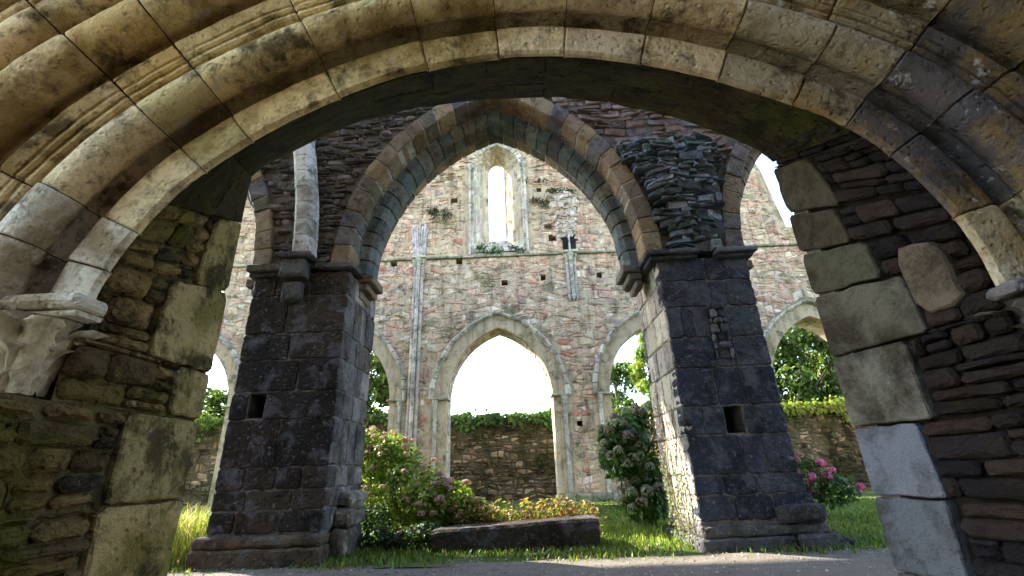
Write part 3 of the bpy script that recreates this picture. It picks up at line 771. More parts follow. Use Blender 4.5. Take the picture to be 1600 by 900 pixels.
rib.build('vault_rib', MAT['ring'], aw)

# ------------------------------------------------------------------ THE FAR WALL
YF = 16.5
far = empty('ruined_nave_wall', (-.7, 17, 0), 'tall pink rubble wall of the roofless nave with pointed openings and a slit window', 'ruined wall')
FA = [Pointed(-.72 + 5.85 * k, 3.45, 1.88, 2.58) for k in (-2, -1, 0, 1, 2)]
slots = [Pointed(-.62, 13.15, 1.02, 1.35)]
def wtop(x):
    if x > 10.9: return 9.85
    return 16.0
holes_small = [(-2.62, -2.32, 11.55, 11.85), (1.05, 1.25, 12.0, 12.2), (1.42, 1.74, 9.6, 9.92), (-5.0, -4.72, 8.72, 8.98), (-2.35, -2.1, 8.75, 9.0), (1.0, 1.2, 7.9, 8.15), (3.2, 3.42, 7.9, 8.15), (-.55, -.3, 7.75, 7.98), (8.0, 8.25, 11.0, 11.25), (1.95, 2.15, 2.35, 2.55), (-5.5, -5.3, 11, 11.2)]
outer = [(-24.5, -.3), (15.5, -.3), (15.5, 9.8), (11.1, 9.85), (10.9, 11.2), (10.7, 12.6), (10.4, 13.6), (10.0, 15.2), (-8, 16.6), (-11, 20), (-15, 20.5), (-16.2, 15.6), (-24.5, 15.2)]  # left end extended and raised out of view to block stray sun
sun_gap = [(-11.5, 7.2), (-11.9, 12.0), (-12.0, 16.0), (-13.6, 16.0), (-13.75, 14.3), (-23.5, 14.3), (-23.5, 7.2)]  # invented opening, out of view, lets sun onto piers, lawn and path
holesL = [sun_gap] + [A.loop(0.02, 16, foot=-.1) for A in FA] + [[(-1.66, 9.2)] + slots[0].loop(.02, 12) + [(.42, 9.2)]] + [[(a, c_), (b, c_), (b, d), (a, d)] for (a, b, c_, d) in holes_small]
mb = MB(); sheet(mb, outer, holesL, YF, YF + .8, (.42, .31, .19)); 
slit = Pointed(-.70, 13.75, .37, .55)
sl = [(-1.07, 10.15)] + slit.loop(0, 8) + [(-.33, 10.15)]
sheet(mb, outer, [sun_gap] + [A.loop(0.02, 16, foot=-.1) for A in FA] + [sl], YF + .802, YF + 1.15, (.38, .32, .26))
mb.build('masonry_core', MAT['far'], far)
mb = MB(); box(mb, -23.4, -13.7, YF + .02, YF + .25, 11.95, 12.40, (.3, .27, .2), b=.02, sub=1.0); mb.build('added_shade_bar', MAT['far_trim'], far)  # unseen bar added to shade the ground behind the sunlit strip
def skf(u, v):
    if any(A.inside(u, v, .50, foot=-9) for A in FA): return True
    if v < 9.2: pass
    elif (abs(u + .62) < 1.16 and 9.15 < v < 13.15) or slots[0].inside(u, v, .28, foot=9.2): return True
    if any(a - .02 < u < b + .02 and c_ - .02 < v < d + .02 for (a, b, c_, d) in holes_small): return True
    if u < -11.4 - (v - 7.2) * .09 and v > 7: return True
    if u > 10.9 - max(0, (v - 9.85)) * .1 and v > 9.8: return True
    if abs(v - 9.02) < .07: return True
    return False
pink = [(.53, .32, .21), (.57, .36, .245), (.47, .28, .19), (.57, .40, .26), (.38, .23, .155), (.53, .37, .235), (.40, .17, .11), (.64, .49, .35), (.29, .205, .155), (.55, .32, .21)]
F = frame((0, YF, 0), (1, 0, 0), (0, 0, 1), (0, -1, 0))
mb = MB(); rubble(mb, F, -12.5, 13.2, 0, 14.9, (.07, .23), (.12, .52), .035, .012, .02, pink, skip=skf, wav=.12, depth=.06, bulge=.014, proj=.02, tilt=.12)
mb.build('rubble_facing', MAT['far'], far)
trim = [(.44, .39, .29), (.52, .46, .35), (.34, .30, .22), (.48, .39, .28), (.40, .32, .26)]
def far_arch(A):
    mb = MB()
    ring(mb, A, 0.0, .22, YF + .26, YF + 1.0, 25, .012, trim, bev=.02, jy=.01)
    pf = [(.20, YF + .40), (.20, YF + .20), (.215, YF + .15)] + circ(.26, YF + .12, .045, 200, -20, 6) + [(.315, YF + .17), (.335, YF + .17)] + circ(.385, YF + .06, .05, 200, -20, 6) + [(.44, YF + .11), (.47, YF + .10), (.47, YF + .02), (.485, YF - .02)]
    pf += [(.49, YF - .06), (.52, YF - .13), (.56, YF - .16), (.60, YF - .15), (.66, YF - .03), (.67, YF + .1)]
    sweep(mb, A.P, pf, [i / 23 for i in range(24)], lambda k: pick(trim), m=2, amp=.010, jg=.0012, pinch=.008)
    ringcore(mb, A, .215, .64, YF + .03, YF + .5, (.20, .18, .13)); ringcore(mb, A, .02, .2, YF + .29, YF + .98, (.20, .18, .13))
    for sx in (-1, 1):      # jamb stones
        z = 0.0
        while z < 3.2:
            h = rng.uniform(.28, .42); h = min(h, 3.25 - z)
            for (ra, rb, y0, y1) in ((0.0, .22, YF + .26, YF + 1.0), (.22, .52, YF + .03, YF + .5)):
                xa, xb = A.xc + sx * (A.a + ra), A.xc + sx * (A.a + rb); xa, xb = min(xa, xb), max(xa, xb)
                box(mb, xa + .003, xb - .003, y0, y1, z + .004, z + h - .004, pick(trim), b=.015, sub=.4, amp=.008)
            z += h
    o = mb.build('arch_surround', MAT['far_trim'], far)
    mb = MB()
    for sx in (-1, 1):
        for (dx, dy, r_) in ((.13, .16, .075), (.42, -.03, .07)):
            X = A.xc + sx * (A.a + dx); Y = YF + dy
            z = .25
            while z < 3.15:
                h = min(rng.uniform(.7, 1.1), 3.15 - z); lathe(mb, X, Y, [(r_ * .9, z), (r_, z + .01), (r_, z + h - .01), (r_ * .9, z + h)], pick([(.44, .37, .28), (.38, .33, .26), (.48, .42, .32)]), n=12); z += h
            lathe(mb, X, Y, [(r_, 3.14), (r_ * 1.25, 3.17), (r_ * 1.05, 3.2), (r_ * 1.1, 3.25), (r_ * 1.7, 3.38), (r_ * 1.7, 3.42)], (.42, .38, .3), n=12)
            lathe(mb, X, Y, [(r_ * 1.9, 0), (r_ * 1.9, .12), (r_ * 1.4, .16), (r_ * 1.6, .2), (r_ * 1.05, .26)], (.36, .34, .28), n=12)
        xa = A.xc + sx * (A.a - .05); xb = A.xc + sx * (A.a + .62)
        box(mb, min(xa, xb), max(xa, xb), YF - .13, YF + .6, 3.425, 3.50, (.34, .32, .22), b=.02, sub=.3, amp=.01)
    mb.build('jamb_shafts', MAT['far_trim'], o)
for A in FA: far_arch(A)
# string course
mb = MB(); x = -12.5
while x < 13.4:
    l = rng.uniform(.5, 1.1); box(mb, x, x + l - .01, YF - .12, YF + .05, 8.98, 9.07, pick([(.30, .26, .17), (.2, .19, .12), (.36, .3, .2)]), b=.02, sub=.3, amp=.015); x += l
mb.build('string_course', MAT['far_trim'], far)
# slit window: splayed reveal
mb = MB(); n = 12
ol = [(-1.64, 9.25)] + [slots[0].P(0, i / (2 * n)) for i in range(2 * n + 1)] + [(.40, 9.25)]
il = [(-1.07, 10.15)] + [slit.P(0, i / (2 * n)) for i in range(2 * n + 1)] + [(-.33, 10.15)]
NR = 5
vs = []; fs = []; m_ = len(ol)
def sub_loop(L, k=4):
    out = []
    for i in range(len(L)):
        a = L[i]; b = L[(i + 1) % len(L)]; d = math.hypot(a[0] - b[0], a[1] - b[1]); q = 10 if d > .6 else 1
        out += [(a, b, j / q) for j in range(q)]
    return [(a[0] + (b[0] - a[0]) * t, a[1] + (b[1] - a[1]) * t) for a, b, t in out]
kk = [10 if (i == 0 or i == m_ - 2 or i == m_ - 1) else 1 for i in range(m_)]
def dens(L):
    out = []
    for i in range(m_):
        a = L[i]; b = L[(i + 1) % m_]
        for j in range(kk[i]): out.append((a[0] + (b[0] - a[0]) * j / kk[i], a[1] + (b[1] - a[1]) * j / kk[i]))
    return out
ol, il = dens(ol), dens(il); m_ = len(ol)
for r_ in range(NR + 1):
    for k in range(m_):
        t = r_ / NR; p = Vector((ol[k][0] + (il[k][0] - ol[k][0]) * t, YF + .03 + .79 * t, ol[k][1] + (il[k][1] - ol[k][1]) * t)); vs.append(p + noise.noise_vector(p * 6) * .03)
for r_ in range(NR):
    for k in range(m_):
        mb.add([vs[r_ * m_ + k], vs[r_ * m_ + (k + 1) % m_], vs[(r_ + 1) * m_ + (k + 1) % m_], vs[(r_ + 1) * m_ + k]], [(0, 1, 2, 3)], pick(trim))
lw_ = mb.build('slit_window', MAT['far'], far)
mb = MB(); ring(mb, slots[0], 0.0, .26, YF - .04, YF + .3, 19, .012, trim, bev=.025, jy=.012)
z = 9.2
while z < 13.1:
    h = min(rng.uniform(.3, .5), 13.14 - z)
    for sx in (-1, 1):
        xa = -.62 + sx * 1.02; xb = -.62 + sx * 1.14; box(mb, min(xa, xb), max(xa, xb), YF - .02, YF + .25, z, z + h - .008, pick(trim), b=.015, sub=.3)
    z += h
mb.build('window_surround', MAT['far_trim'], lw_)
mb = MB()
for X in (-1.80, .56):
    z = 9.1
    while z < 13.2:
        h = min(1.2, 13.2 - z); lathe(mb, X, YF - .06, [(.045, z), (.055, z + .02), (.055, z + h - .02), (.045, z + h)], (.52, .43, .33), n=10); z += h
    lathe(mb, X, YF - .06, [(.05, 13.2), (.09, 13.35), (.11, 13.42), (.11, 13.5)], (.5, .46, .36), n=10)
mb.build('window_shafts', MAT['far_trim'], lw_)
# wall shafts
def wall_shaft(X, zlow, fl, charred):
    mb = MB()
    for dx, dy in ((-.13, -.02), (0, -.12), (.13, -.02)):
        z = zlow
        while z < 8.7:
            h = min(rng.uniform(.8, 1.3), 8.75 - z); c = pick([(.48, .38, .29), (.54, .43, .34), (.40, .33, .26)]); lathe(mb, X + dx, YF + dy - .04, [(.06, z), (.072, z + .015), (.072, z + h - .015), (.06, z + h)], c, n=10); z += h
        lathe(mb, X + dx, YF + dy - .04, [(.072, 8.62), (.10, 8.66), (.08, 8.7), (.09, 8.76), (.15, 8.93), (.15, 8.97)], (.42, .37, .28), n=10)
        if zlow > 5: lathe(mb, X + dx, YF + dy - .04, [(.0, zlow - .28), (.04, zlow - .2), (.09, zlow - .08), (.072, zlow)], (.42, .37, .3), n=10)
        else: lathe(mb, X + dx, YF + dy - .04, [(.072, 7.02), (.095, 7.06), (.072, 7.1)], (.42, .37, .3), n=10)
    box(mb, X - .30, X + .30, YF - .30, YF + .03, 8.975, 9.085, (.44, .40, .28), b=.03, sub=.15, amp=.015)
    o = mb.build('wall_shaft', MAT['far_trim'], far)
    mb = MB()
    for q in range(7):
        fx = (q - 3) / 3.0; zt = fl - .25 * abs(fx) - rng.random() * .25
        c = (.52, .42, .38) if (not charred or q in (3,)) else (.02, .018, .016)
        tube(mb, [(X + fx * .20, YF - .14 + .05 * abs(fx), 9.09), (X + fx * .23, YF - .17, 9.6), (X + fx * .33, YF - .22, zt)], [.05, .05, .045], shade(c), n=7)
    mb.build('broken_ribs', MAT['far_trim'] if not charred else MAT['rubble'], o)
    return o
wall_shaft(-3.82, .3, 10.7, False)
s2 = wall_shaft(2.22, 7.25, 9.95, True)
wall_shaft(8.05, .3, 10.5, False)
# broken springer mass above the charred ribs
def sprF(cx, w_, zc, hh):
    return lambda u, v, w: Vector((cx + u * w_ * (.55 + .45 * v), YF - (.16 + .22 * v) * math.sqrt(max(0, 1 - u * u)) - w + .03, zc + v * hh))
mb = MB(); F_ = sprF(2.12, .72, 9.75, 1.95); rubble(mb, F_, -1, 1, 0, 1, (.04, .09), (.15, .6), .02, 0, .02, [(.62, .50, .40), (.6, .5, .42), (.48, .38, .32)], wav=.05, depth=.1, bulge=.015, proj=.05, tilt=.4, chk=.01, drop=.08)
panel(mb, F_, -1, 1, 0, 1, 10, 12, .02, (.4, .33, .26), w=-.03); mb.build('broken_springer', MAT['far'], s2)
# relieving steps (projecting header stones) beside the window head
mb = MB()
for i in range(9):
    x = -3.5 + i * .24; z = 12.5 + i * .19; box(mb, x, x + .3, YF - .07, YF + .02, z, z + .07, pick([(.5, .36, .24), (.36, .26, .18)]), b=.012, sub=.2)
for i in range(8):
    x = 2.5 - i * .26; z = 12.7 + i * .18; box(mb, x, x + .32, YF - .07, YF + .02, z, z + .07, pick([(.5, .36, .24), (.36, .26, .18)]), b=.012, sub=.2)
mb.build('stepped_headers', MAT['far'], far)
# low plinth bench of the far wall
mb = MB(); x = 1.3
for (a, b) in ((-4.8, -2.6), (1.15, 3.1), (6.9, 9.0)):
    x = a
    while x < b: l = min(rng.uniform(.5, .9), b - x + .01); box(mb, x, x + l - .01, YF - .35, YF + .1, -.1, .26, pick([(.2, .18, .12), (.26, .22, .15)]), b=.03, sub=.2, amp=.02); x += l
mb.build('plinth', MAT['far_trim'], far)

# ------------------------------------------------------------------ garden wall behind the openings
YG = 19.2
gw = empty('garden_wall', (0, YG, 0), 'brown mossy rubble garden wall seen through the far pointed openings, ivy along its top', 'wall')
mb = MB(); box(mb, -18, 24, YG, YG + .5, -.2, 3.02, (.10, .085, .055), b=.05, sub=.8, amp=.02); mb.build('wall_core', MAT['gwall'], gw)
gp = [(.22, .17, .10), (.28, .21, .13), (.13, .105, .06), (.27, .18, .13), (.18, .16, .10), (.36, .28, .19), (.09, .075, .05)]
F = frame((0, YG, 0), (1, 0, 0), (0, 0, 1), (0, -1, 0))
mb = MB(); rubble(mb, F, -14, 18, 0, 3.05, (.08, .20), (.12, .45), .045, .02, .03, gp, wav=.09, depth=.06, bulge=.02, proj=.035, tilt=.15, skip=lambda u, v: not (-13.5 < u < -3.5 or -3.2 < u < 17))
mb.build('rubble_facing', MAT['gwall'], gw)

# ------------------------------------------------------------------ plants
def leaf(mb, p, d, n, L, W, c):
    s = d.cross(n); s.normalize()
    a = p; t = p + d * L; m1 = p + d * L * .45 + s * W * .5 + n * W * .18; m2 = p + d * L * .45 - s * W * .5 + n * W * .18; q = p + d * L * .5
    mb.add([a, m1, t, m2, q], [(0, 4, 1), (4, 2, 1), (0, 3, 4), (4, 3, 2)], c)
def rv():
    while True:
        v = Vector((jit(1), jit(1), jit(1)))
        if .05 < v.length < 1: return v.normalized()
def cloud(mb, cens, n, L, W, pal, up_=.4, shell=.55):
    for _ in range(n):
        c, r = rng.choice(cens); r = Vector(r) if not isinstance(r, (int, float)) else Vector((r, r, r))
        v = rv(); k = shell + (1 - shell) * rng.random() ** .5
        p = Vector(c) + Vector((v.x * r.x * k, v.y * r.y * k, v.z * r.z * k))
        nn = (v + Vector((0, 0, up_)) + rv() * .7).normalized(); d = rv(); d = (d - nn * d.dot(nn)); d.z -= .25; d.normalize()
        s = rng.uniform(.7, 1.3); leaf(mb, p, d, nn, L * s, W * s, pick(pal))
green = [(.055, .11, .018), (.08, .15, .02), (.04, .085, .018), (.11, .18, .025)]
dkgreen = [(.022, .055, .014), (.035, .075, .018), (.018, .04, .012), (.05, .09, .03)]
lime = [(.16, .24, .03), (.22, .28, .04), (.12, .20, .03), (.26, .28, .06)]

def flower_mesh(name, rad, npet, pal, ps):
    mb = MB()
    for _ in range(npet):
        v = rv()
        if v.z < -.45: v.z = -v.z
        p = v * rad * rng.uniform(.85, 1.05); a = v.cross(Vector((.3, .2, 1))).normalized(); b = v.cross(a)
        an = rng.random() * 6.28; a, b = a * math.cos(an) + b * math.sin(an), b * math.cos(an) - a * math.sin(an); c = pick(pal)
        mb.add([p - a * ps, p - b * ps, p + a * ps, p + b * ps, p + v * ps * .35], [(0, 1, 4), (1, 2, 4), (2, 3, 4), (3, 0, 4)], c)
    vs = []; fs = []
    o = mb.build(name, MAT['petal']); return o
def shrub(name, label, cat, base, cens, nleaf, L, W, pal, stems, heads, headpals, hrad, group=None, nh=(60, .02), hz=.5, flat=1.0):
    t = empty(name, base, label, cat, group)
    mb = MB()
    for (c, r) in cens:
        for _ in range(stems):
            q = Vector(c) + rv() * (r if isinstance(r, (int, float)) else r[0]) * .5
            b0 = Vector((base[0] + jit(.12), base[1] + jit(.12), 0)); tube(mb, [b0, b0.lerp(q, .5) + Vector((jit(.05), jit(.05), .08)), q], [.012, .009, .005], (.12, .09, .05), n=5)
    mb.build('stems', MAT['bark'], t)
    mb = MB(); cloud(mb, cens, nleaf, L, W, pal); mb.build('foliage', MAT['leaf'], t)
    protos = []
    k = 0; placed = []
    tries = 0
    while k < heads and tries < 5000:
        tries += 1
        c, r = rng.choice(cens); r = Vector(r) if not isinstance(r, (int, float)) else Vector((r, r, r)); v = rv()
        if v.y > .25 or v.z < -.4 + hz * .6 * rng.random(): continue
        p = Vector(c) + Vector((v.x * r.x, v.y * r.y, v.z * r.z)) * 1.03
        if any((p - q).length < hrad * 1.5 for q in placed): continue
        placed.append(p)
        if len(protos) < len(headpals):
            h = flower_mesh('flower_head', hrad, nh[0], headpals[len(protos)], nh[1]); protos.append(h)
        else: h = protos[k % len(protos)].copy(); col.objects.link(h)
        h.parent = t; h.location = p - Vector(base); s = rng.uniform(.75, 1.2); h.scale = (s, s, s * flat); h.rotation_euler = (jit(.4), jit(.4), jit(3)); k += 1
    return t
# big sunlit hydrangea at the left
shrub('hydrangea_bush', 'broad sunlit lime green bush with dusty pink flower heads beside the left pier', 'bush', (-2.0, 8.5, 0),
      [((-2.55, 8.7, .95), (.6, .5, .75)), ((-1.95, 8.4, .75), (.6, .5, .62)), ((-2.75, 8.9, 1.4), (.5, .4, .42)), ((-1.55, 8.2, .5), (.45, .4, .5)), ((-2.3, 8.6, 1.25), (.45, .4, .45)), ((-1.2, 8.25, .5), (.4, .3, .42)), ((-.85, 8.2, .35), (.35, .25, .3)), ((-3.1, 8.9, 1.1), (.5, .4, .8))],
      9000, .085, .05, [(.20, .30, .03), (.26, .36, .04), (.14, .24, .03), (.08, .14, .02), (.32, .38, .07)], 4, 95, [[(.46, .26, .22), (.42, .28, .22), (.30, .15, .14)], [(.42, .33, .2), (.35, .26, .16)], [(.38, .21, .20), (.46, .30, .26)]], .075, nh=(80, .018), hz=.9, flat=.7)
shrub('ivy_ground_cover', 'low dark green leafy plant in the shade at the foot of the sunlit bush', 'plant', (-2.0, 7.5, 0),
      [((-2.15, 7.5, .12), (.35, .25, .22)), ((-1.75, 7.45, .1), (.4, .25, .2)), ((-1.45, 7.5, .16), (.3, .25, .22)), ((-2.35, 7.9, .3), (.3, .3, .3))], 1500, .07, .05, dkgreen, 2, 0, [], .05)
# dark hydrangea at the right, with dried mop heads
shrub('hydrangea_bush', 'dark green hydrangea with faded mop heads against the left side of the right pier', 'bush', (2.2, 9.0, 0),
      [((2.0, 9.0, 1.55), (.45, .4, .42)), ((2.35, 9.0, 1.1), (.5, .4, .5)), ((1.75, 8.9, 1.15), (.35, .35, .32)), ((2.5, 9.2, 1.75), (.4, .3, .35)), ((2.3, 9.0, .75), (.35, .3, .3)), ((1.75, 8.9, 1.5), (.3, .3, .3)), ((2.1, 8.8, .45), (.4, .3, .35))],
      2600, .13, .08, [(.05, .12, .025), (.08, .17, .03), (.03, .07, .016)], 3, 64, [[(.26, .32, .18), (.32, .36, .22), (.18, .22, .13)], [(.26, .19, .16), (.20, .15, .12), (.28, .24, .18)], [(.26, .26, .16), (.18, .22, .13)]], .10, nh=(90, .024), hz=.2)
# pink hydrangea at far right
shrub('hydrangea_bush', 'bright pink flowering hydrangea on the lawn right of the right pier', 'bush', (5.3, 9.6, 0),
      [((4.9, 9.6, .95), (.4, .35, .42)), ((5.4, 9.6, .7), (.45, .35, .38)), ((5.9, 9.6, .5), (.45, .35, .3)), ((4.8, 9.7, 1.25), (.3, .3, .25))],
      1300, .12, .075, [(.04, .09, .02), (.06, .13, .025), (.03, .06, .015)], 3, 34, [[(.60, .10, .28), (.70, .18, .36), (.5, .07, .2)], [(.40, .16, .18), (.5, .25, .25), (.3, .12, .12)], [(.72, .25, .42), (.6, .12, .3)]], .075, nh=(70, .02), hz=.3)
# low dry yellowing plants behind the slab
yel = [(.38, .27, .06), (.28, .28, .05), (.40, .22, .09), (.16, .22, .04), (.30, .14, .07), (.10, .16, .03)]
def spray(mb, x, y, h, n, pal, L=.07, W=.035, sp=.15, c0=(.16, .12, .05)):
    for _ in range(n):
        d = Vector((jit(sp), jit(sp), h * rng.uniform(.5, 1.0))); b0 = Vector((x + jit(.05), y + jit(.05), 0)); tube(mb, [b0, b0 + d * .5 + Vector((jit(.02), 0, 0)), b0 + d], [.005, .004, .002], c0, n=4, cap=False)
        for k in range(5):
            t = .35 + .65 * rng.random(); dd = Vector((jit(1), jit(1), jit(.6))).normalized(); leaf(mb, b0 + d * t, dd, (Vector((0, 0, 1)) + rv() * .5).normalized(), L * rng.uniform(.6, 1.2), W, pick(pal))
for i, (x, h, lab) in enumerate(((-.75, .62, 'yellowing leafy plant behind the slab, nearest the sunlit bush'), (-.3, .55, 'yellowing leafy plant behind the middle of the slab'), (.15, .55, 'dry yellow plant with reddish stems behind the slab'), (.6, .60, 'tall dry orange plant behind the right end of the slab'), (.92, .5, 'short dry plant at the right end of the slab'))):
    mb = MB()
    for q in range(10): spray(mb, x + jit(.25), 7.85 + jit(.15), h * 1.1, 6, yel, sp=.18, L=.09, W=.05)
    o = mb.build('border_plant', MAT['leaf']); tag(o, lab, 'plant', 'dry border plants behind the slab')
# creeper on the lit side of the right pier
mb = MB()
for s_ in range(9):
    p = Vector((XR0 - .03, YA + .12 + .11 * s_ + jit(.03), .02)); pts = [p.copy()]; hmax = rng.uniform(.7, 2.0) if s_ < 7 else rng.uniform(.5, 1.2)
    while p.z < hmax: p = p + Vector((jit(.02) - .004, jit(.06), .11)); p.x = min(p.x, XR0 - .02); pts.append(p.copy())
    tube(mb, pts, .006, (.20, .13, .07), n=4)
    for q in pts:
        for _ in range(4):
            pal_ = [(.06, .12, .02), (.10, .15, .03), (.18, .18, .05)] if q.z < 1.2 else [(.22, .12, .05), (.26, .16, .08), (.14, .14, .04)]
            leaf(mb, q + Vector((-.01 - rng.random() * .05, jit(.05), jit(.05))), Vector((-.3, jit(1), jit(1))).normalized(), (Vector((-1, 0, .3)) + rv() * .5).normalized(), rng.uniform(.03, .06), .035, pick(pal_))
tag(mb.build('creeper', MAT['leaf']), 'thin green and rusty creeper climbing the sunlit left face of the right pier', 'climbing plant')
# fern and small weeds
def fern(x, y, lab, s=1.0, pal=dkgreen):
    mb = MB()
    for k in range(14):
        a = rng.random() * 6.28; d = Vector((math.cos(a), math.sin(a), 0)); pr0 = Vector((x, y, .02))
        for q in range(12):
            t = q / 11; p = pr0 + d * .4 * t * s + Vector((0, 0, s * (.45 * t - .42 * t * t))); sd_ = d.cross(Vector((0, 0, 1)))
            for sg in (-1, 1): leaf(mb, p, (sd_ * sg + d * .4).normalized(), Vector((0, 0, 1)), .09 * s * (1.1 - t), .03 * s, pick(pal))
    tag(mb.build('fern', MAT['leaf']), lab, 'fern', 'ferns by the far wall')
fern(2.3, 13.2, 'dark fern at the foot of the far wall, below the faded hydrangea', 1.7)
fern(3.2, 13.6, 'dark fern close to the left face of the right pier', 1.6)
fern(1.75, 15.6, 'small fern under the right shaft of the middle far opening', 1.5)
# ivy on the garden wall
def ivy(x0, x1, lab, pal, n, zt=3.05, thick=.25, L=.19):
    mb = MB()
    for _ in range(n):
        x = rng.uniform(x0, x1); k = noise.noise(Vector((x * 1.1, 0, 4))) * .5 + .5
        if noise.noise(Vector((x * 2.3, 9, 1))) < -.22 and rng.random() < .8: continue
        z = zt + (rng.uniform(-1.5 * k ** 3 - .05, .40 * k * k + .10)); y = YG - .1 + rng.uniform(-.12, .5)
        nn = (Vector((0, -1, .6)) + rv() * .6).normalized(); d = Vector((jit(1), -.2, -.8)).normalized(); s = rng.uniform(.6, 1.3); leaf(mb, Vector((x, y, z)), d, nn, L * s, L * .8 * s, pick(pal))
    for _ in range(16):   # trailing shoots that stand above the wall
        x = rng.uniform(x0, x1); p = Vector((x, YG, zt)); pts = [p.copy()]; dx = jit(.16); up_ = .13 if rng.random() < .45 else .0; p.y = YG - .12
        for q in range(9): p = p + Vector((dx + jit(.04), jit(.03), up_ - .035 * q * (1 if up_ else .5))); pts.append(p.copy())
        tube(mb, pts, .008, (.08, .07, .03), n=4)
        for q in pts: leaf(mb, q, rv(), rv(), .12, .09, pick(pal))
    tag(mb.build('ivy', MAT['leaf']), lab, 'ivy', 'ivy along the garden wall top')
ivy(-3.2, 1.8, 'dark glossy ivy on the garden wall inside the middle far opening', [(.03, .085, .012), (.06, .14, .02), (.10, .2, .03)], 1400)
ivy(-9, -4.2, 'thick ivy on the garden wall inside the far opening left of the middle one', dkgreen + green, 2200, zt=3.2)
ivy(3.2, 7.5, 'ivy on the garden wall behind the faded hydrangea', green, 1300)
ivy(9.0, 14.5, 'sunlit yellow green ivy on the garden wall right of the right pier', lime, 2600)
ivy(-14.5, -9.5, 'ivy on the garden wall at the left end, left of the left pier', green, 1200, zt=3.3)
# weeds rooted in the far wall
def weed(x, z, w_, h, n, lab, pal, y=YF - .1, L=.13):
    mb = MB()
    cloud(mb, [((x, y, z), (w_, .14, h)), ((x + w_ * .5, y, z - h * .4), (w_ * .6, .12, h * .7)), ((x - w_ * .6, y, z + h * .2), (w_ * .5, .1, h * .5))], n, L, L * .4, pal, shell=.2)
    tag(mb.build('wall_weed', MAT['leaf']), lab, 'weed', 'weeds rooted in the far wall')
dw = [(.07, .08, .04), (.05, .06, .03), (.10, .10, .06)]
weed(-3.05, 11.15, .5, .35, 260, 'ragged dark weed on the far wall above the left wall shaft', dw + dkgreen)
weed(-1.0, 9.35, .55, .28, 260, 'green weed clump on the sill of the slit window', green)
weed(0.1, 9.3, .35, .2, 110, 'dry brown weed on the right end of the slit window sill', dw)
weed(1.15, 11.5, .4, .3, 150, 'dark weed left of the broken springer on the far wall', dw)
weed(1.0, 12.55, .65, .08, 80, 'thin trailing weed under the stepped stones right of the slit window', dw)
weed(2.05, 11.85, .6, .16, 280, 'mossy tuft crowning the broken springer', dw + green, y=YF - .3)
weed(1.45, 10.3, .16, .12, 60, 'small tuft above the square hole right of the slit window', dw)

# trees
def tree(x, y, h, r, lab, pal, n, lim=.4, L=.3, cat='tree'):
    t = empty('tree', (x, y, 0), lab, cat, 'trees beyond the garden wall')
    mb = MB(); tube(mb, [(x, y, -.1), (x + jit(.1), y, h * .35), (x + jit(.2), y, h * .8)], [.2, .15, .05], (.10, .08, .06), n=8); cens = []
    for k in range(34):
        a = rng.random() * 6.28; z = h * (.25 + .72 * rng.random()); rr = r * math.sqrt(max(.08, 1 - ((z / h - .55) / .5) ** 2)) * rng.uniform(.4, 1.0)
        q = Vector((x + rr * math.cos(a), y + rr * math.sin(a), z)); tube(mb, [(x, y, z * .65), Vector((x, y, z * .65)).lerp(q, .5) + Vector((0, 0, .15)), q], [.04, .022, .008], (.06, .05, .035), n=5); cens.append((q, rng.uniform(.28, .5) * r * lim * 1.3))
    mb.build('trunk', MAT['bark'], t)
    mb = MB(); cloud(mb, cens, n, L, L * .55, pal, shell=.3); mb.build('crown', MAT['leaf'], t)
tree(-7.8, 23.5, 8.3, 2.3, 'dense dark green tree through the far opening left of the middle one', green + dkgreen, 7000, lim=.55)
tree(6.0, 29, 7.3, 1.9, 'round mid green tree low in the opening left of the right pier', green, 4500, lim=.5)
tree(8.0, 27, 8.6, 1.6, 'light yellow green tree close to the left side of the right pier', lime, 4500, lim=.5)
tree(7.1, 23.5, 11.2, .9, 'slender tree top at the upper right of the opening left of the right pier', green, 1600, lim=.5)
tree(15.5, 25, 9.6, 2.6, 'tall dark green tree through the far opening right of the right pier', green + dkgreen, 13000, lim=.55)
tree(17.8, 25.5, 6.9, 2.2, 'lower bright tree beside the tall dark tree, right of the right pier', lime + green, 8000, lim=.55)
tree(-14.5, 24, 7.6, 2.2, 'dark green tree through the leftmost far opening', dkgreen + green, 5000, lim=.55)

# long stone slab on the ground
slab = empty('stone_coffin', (-.1, 7.35, 0), 'long dark tapering stone block lying on the ground in the middle', 'stone block')
mb = MB(); 
x0, x1 = -1.3, 1.02
vs = []; fs = []; nx_ = 26; prof = lambda u: [(-.26 - .06 * u, 0.0), (-.27 - .06 * u, .10), (-.27 - .06 * u, .25 + .10 * u), (-.24 - .06 * u, .285 + .10 * u), (0, .29 + .10 * u), (.24 + .06 * u, .285 + .10 * u), (.28 + .06 * u, .2), (.28 + .06 * u, 0)]
for i in range(nx_ + 1):
    u = i / nx_; x = x0 + (x1 - x0) * u
    for (dy, z) in prof(u):
        p = Vector((x, 7.35 + dy, z - .02)); s_ = .96 if i in (0, nx_) else 1; p.z *= s_; vs.append(p + noise.noise_vector(p * 7) * .012)
m_ = 8
for i in range(nx_):
    for j in range(m_ - 1): fs.append((i * m_ + j, i * m_ + j + 1, (i + 1) * m_ + j + 1, (i + 1) * m_ + j))
fs.append(tuple(range(m_))[::-1]); fs.append(tuple(nx_ * m_ + k for k in range(m_)))
mb.add(vs, fs, (.04, .032, .024)); mb.build('block', MAT['pier'], slab)

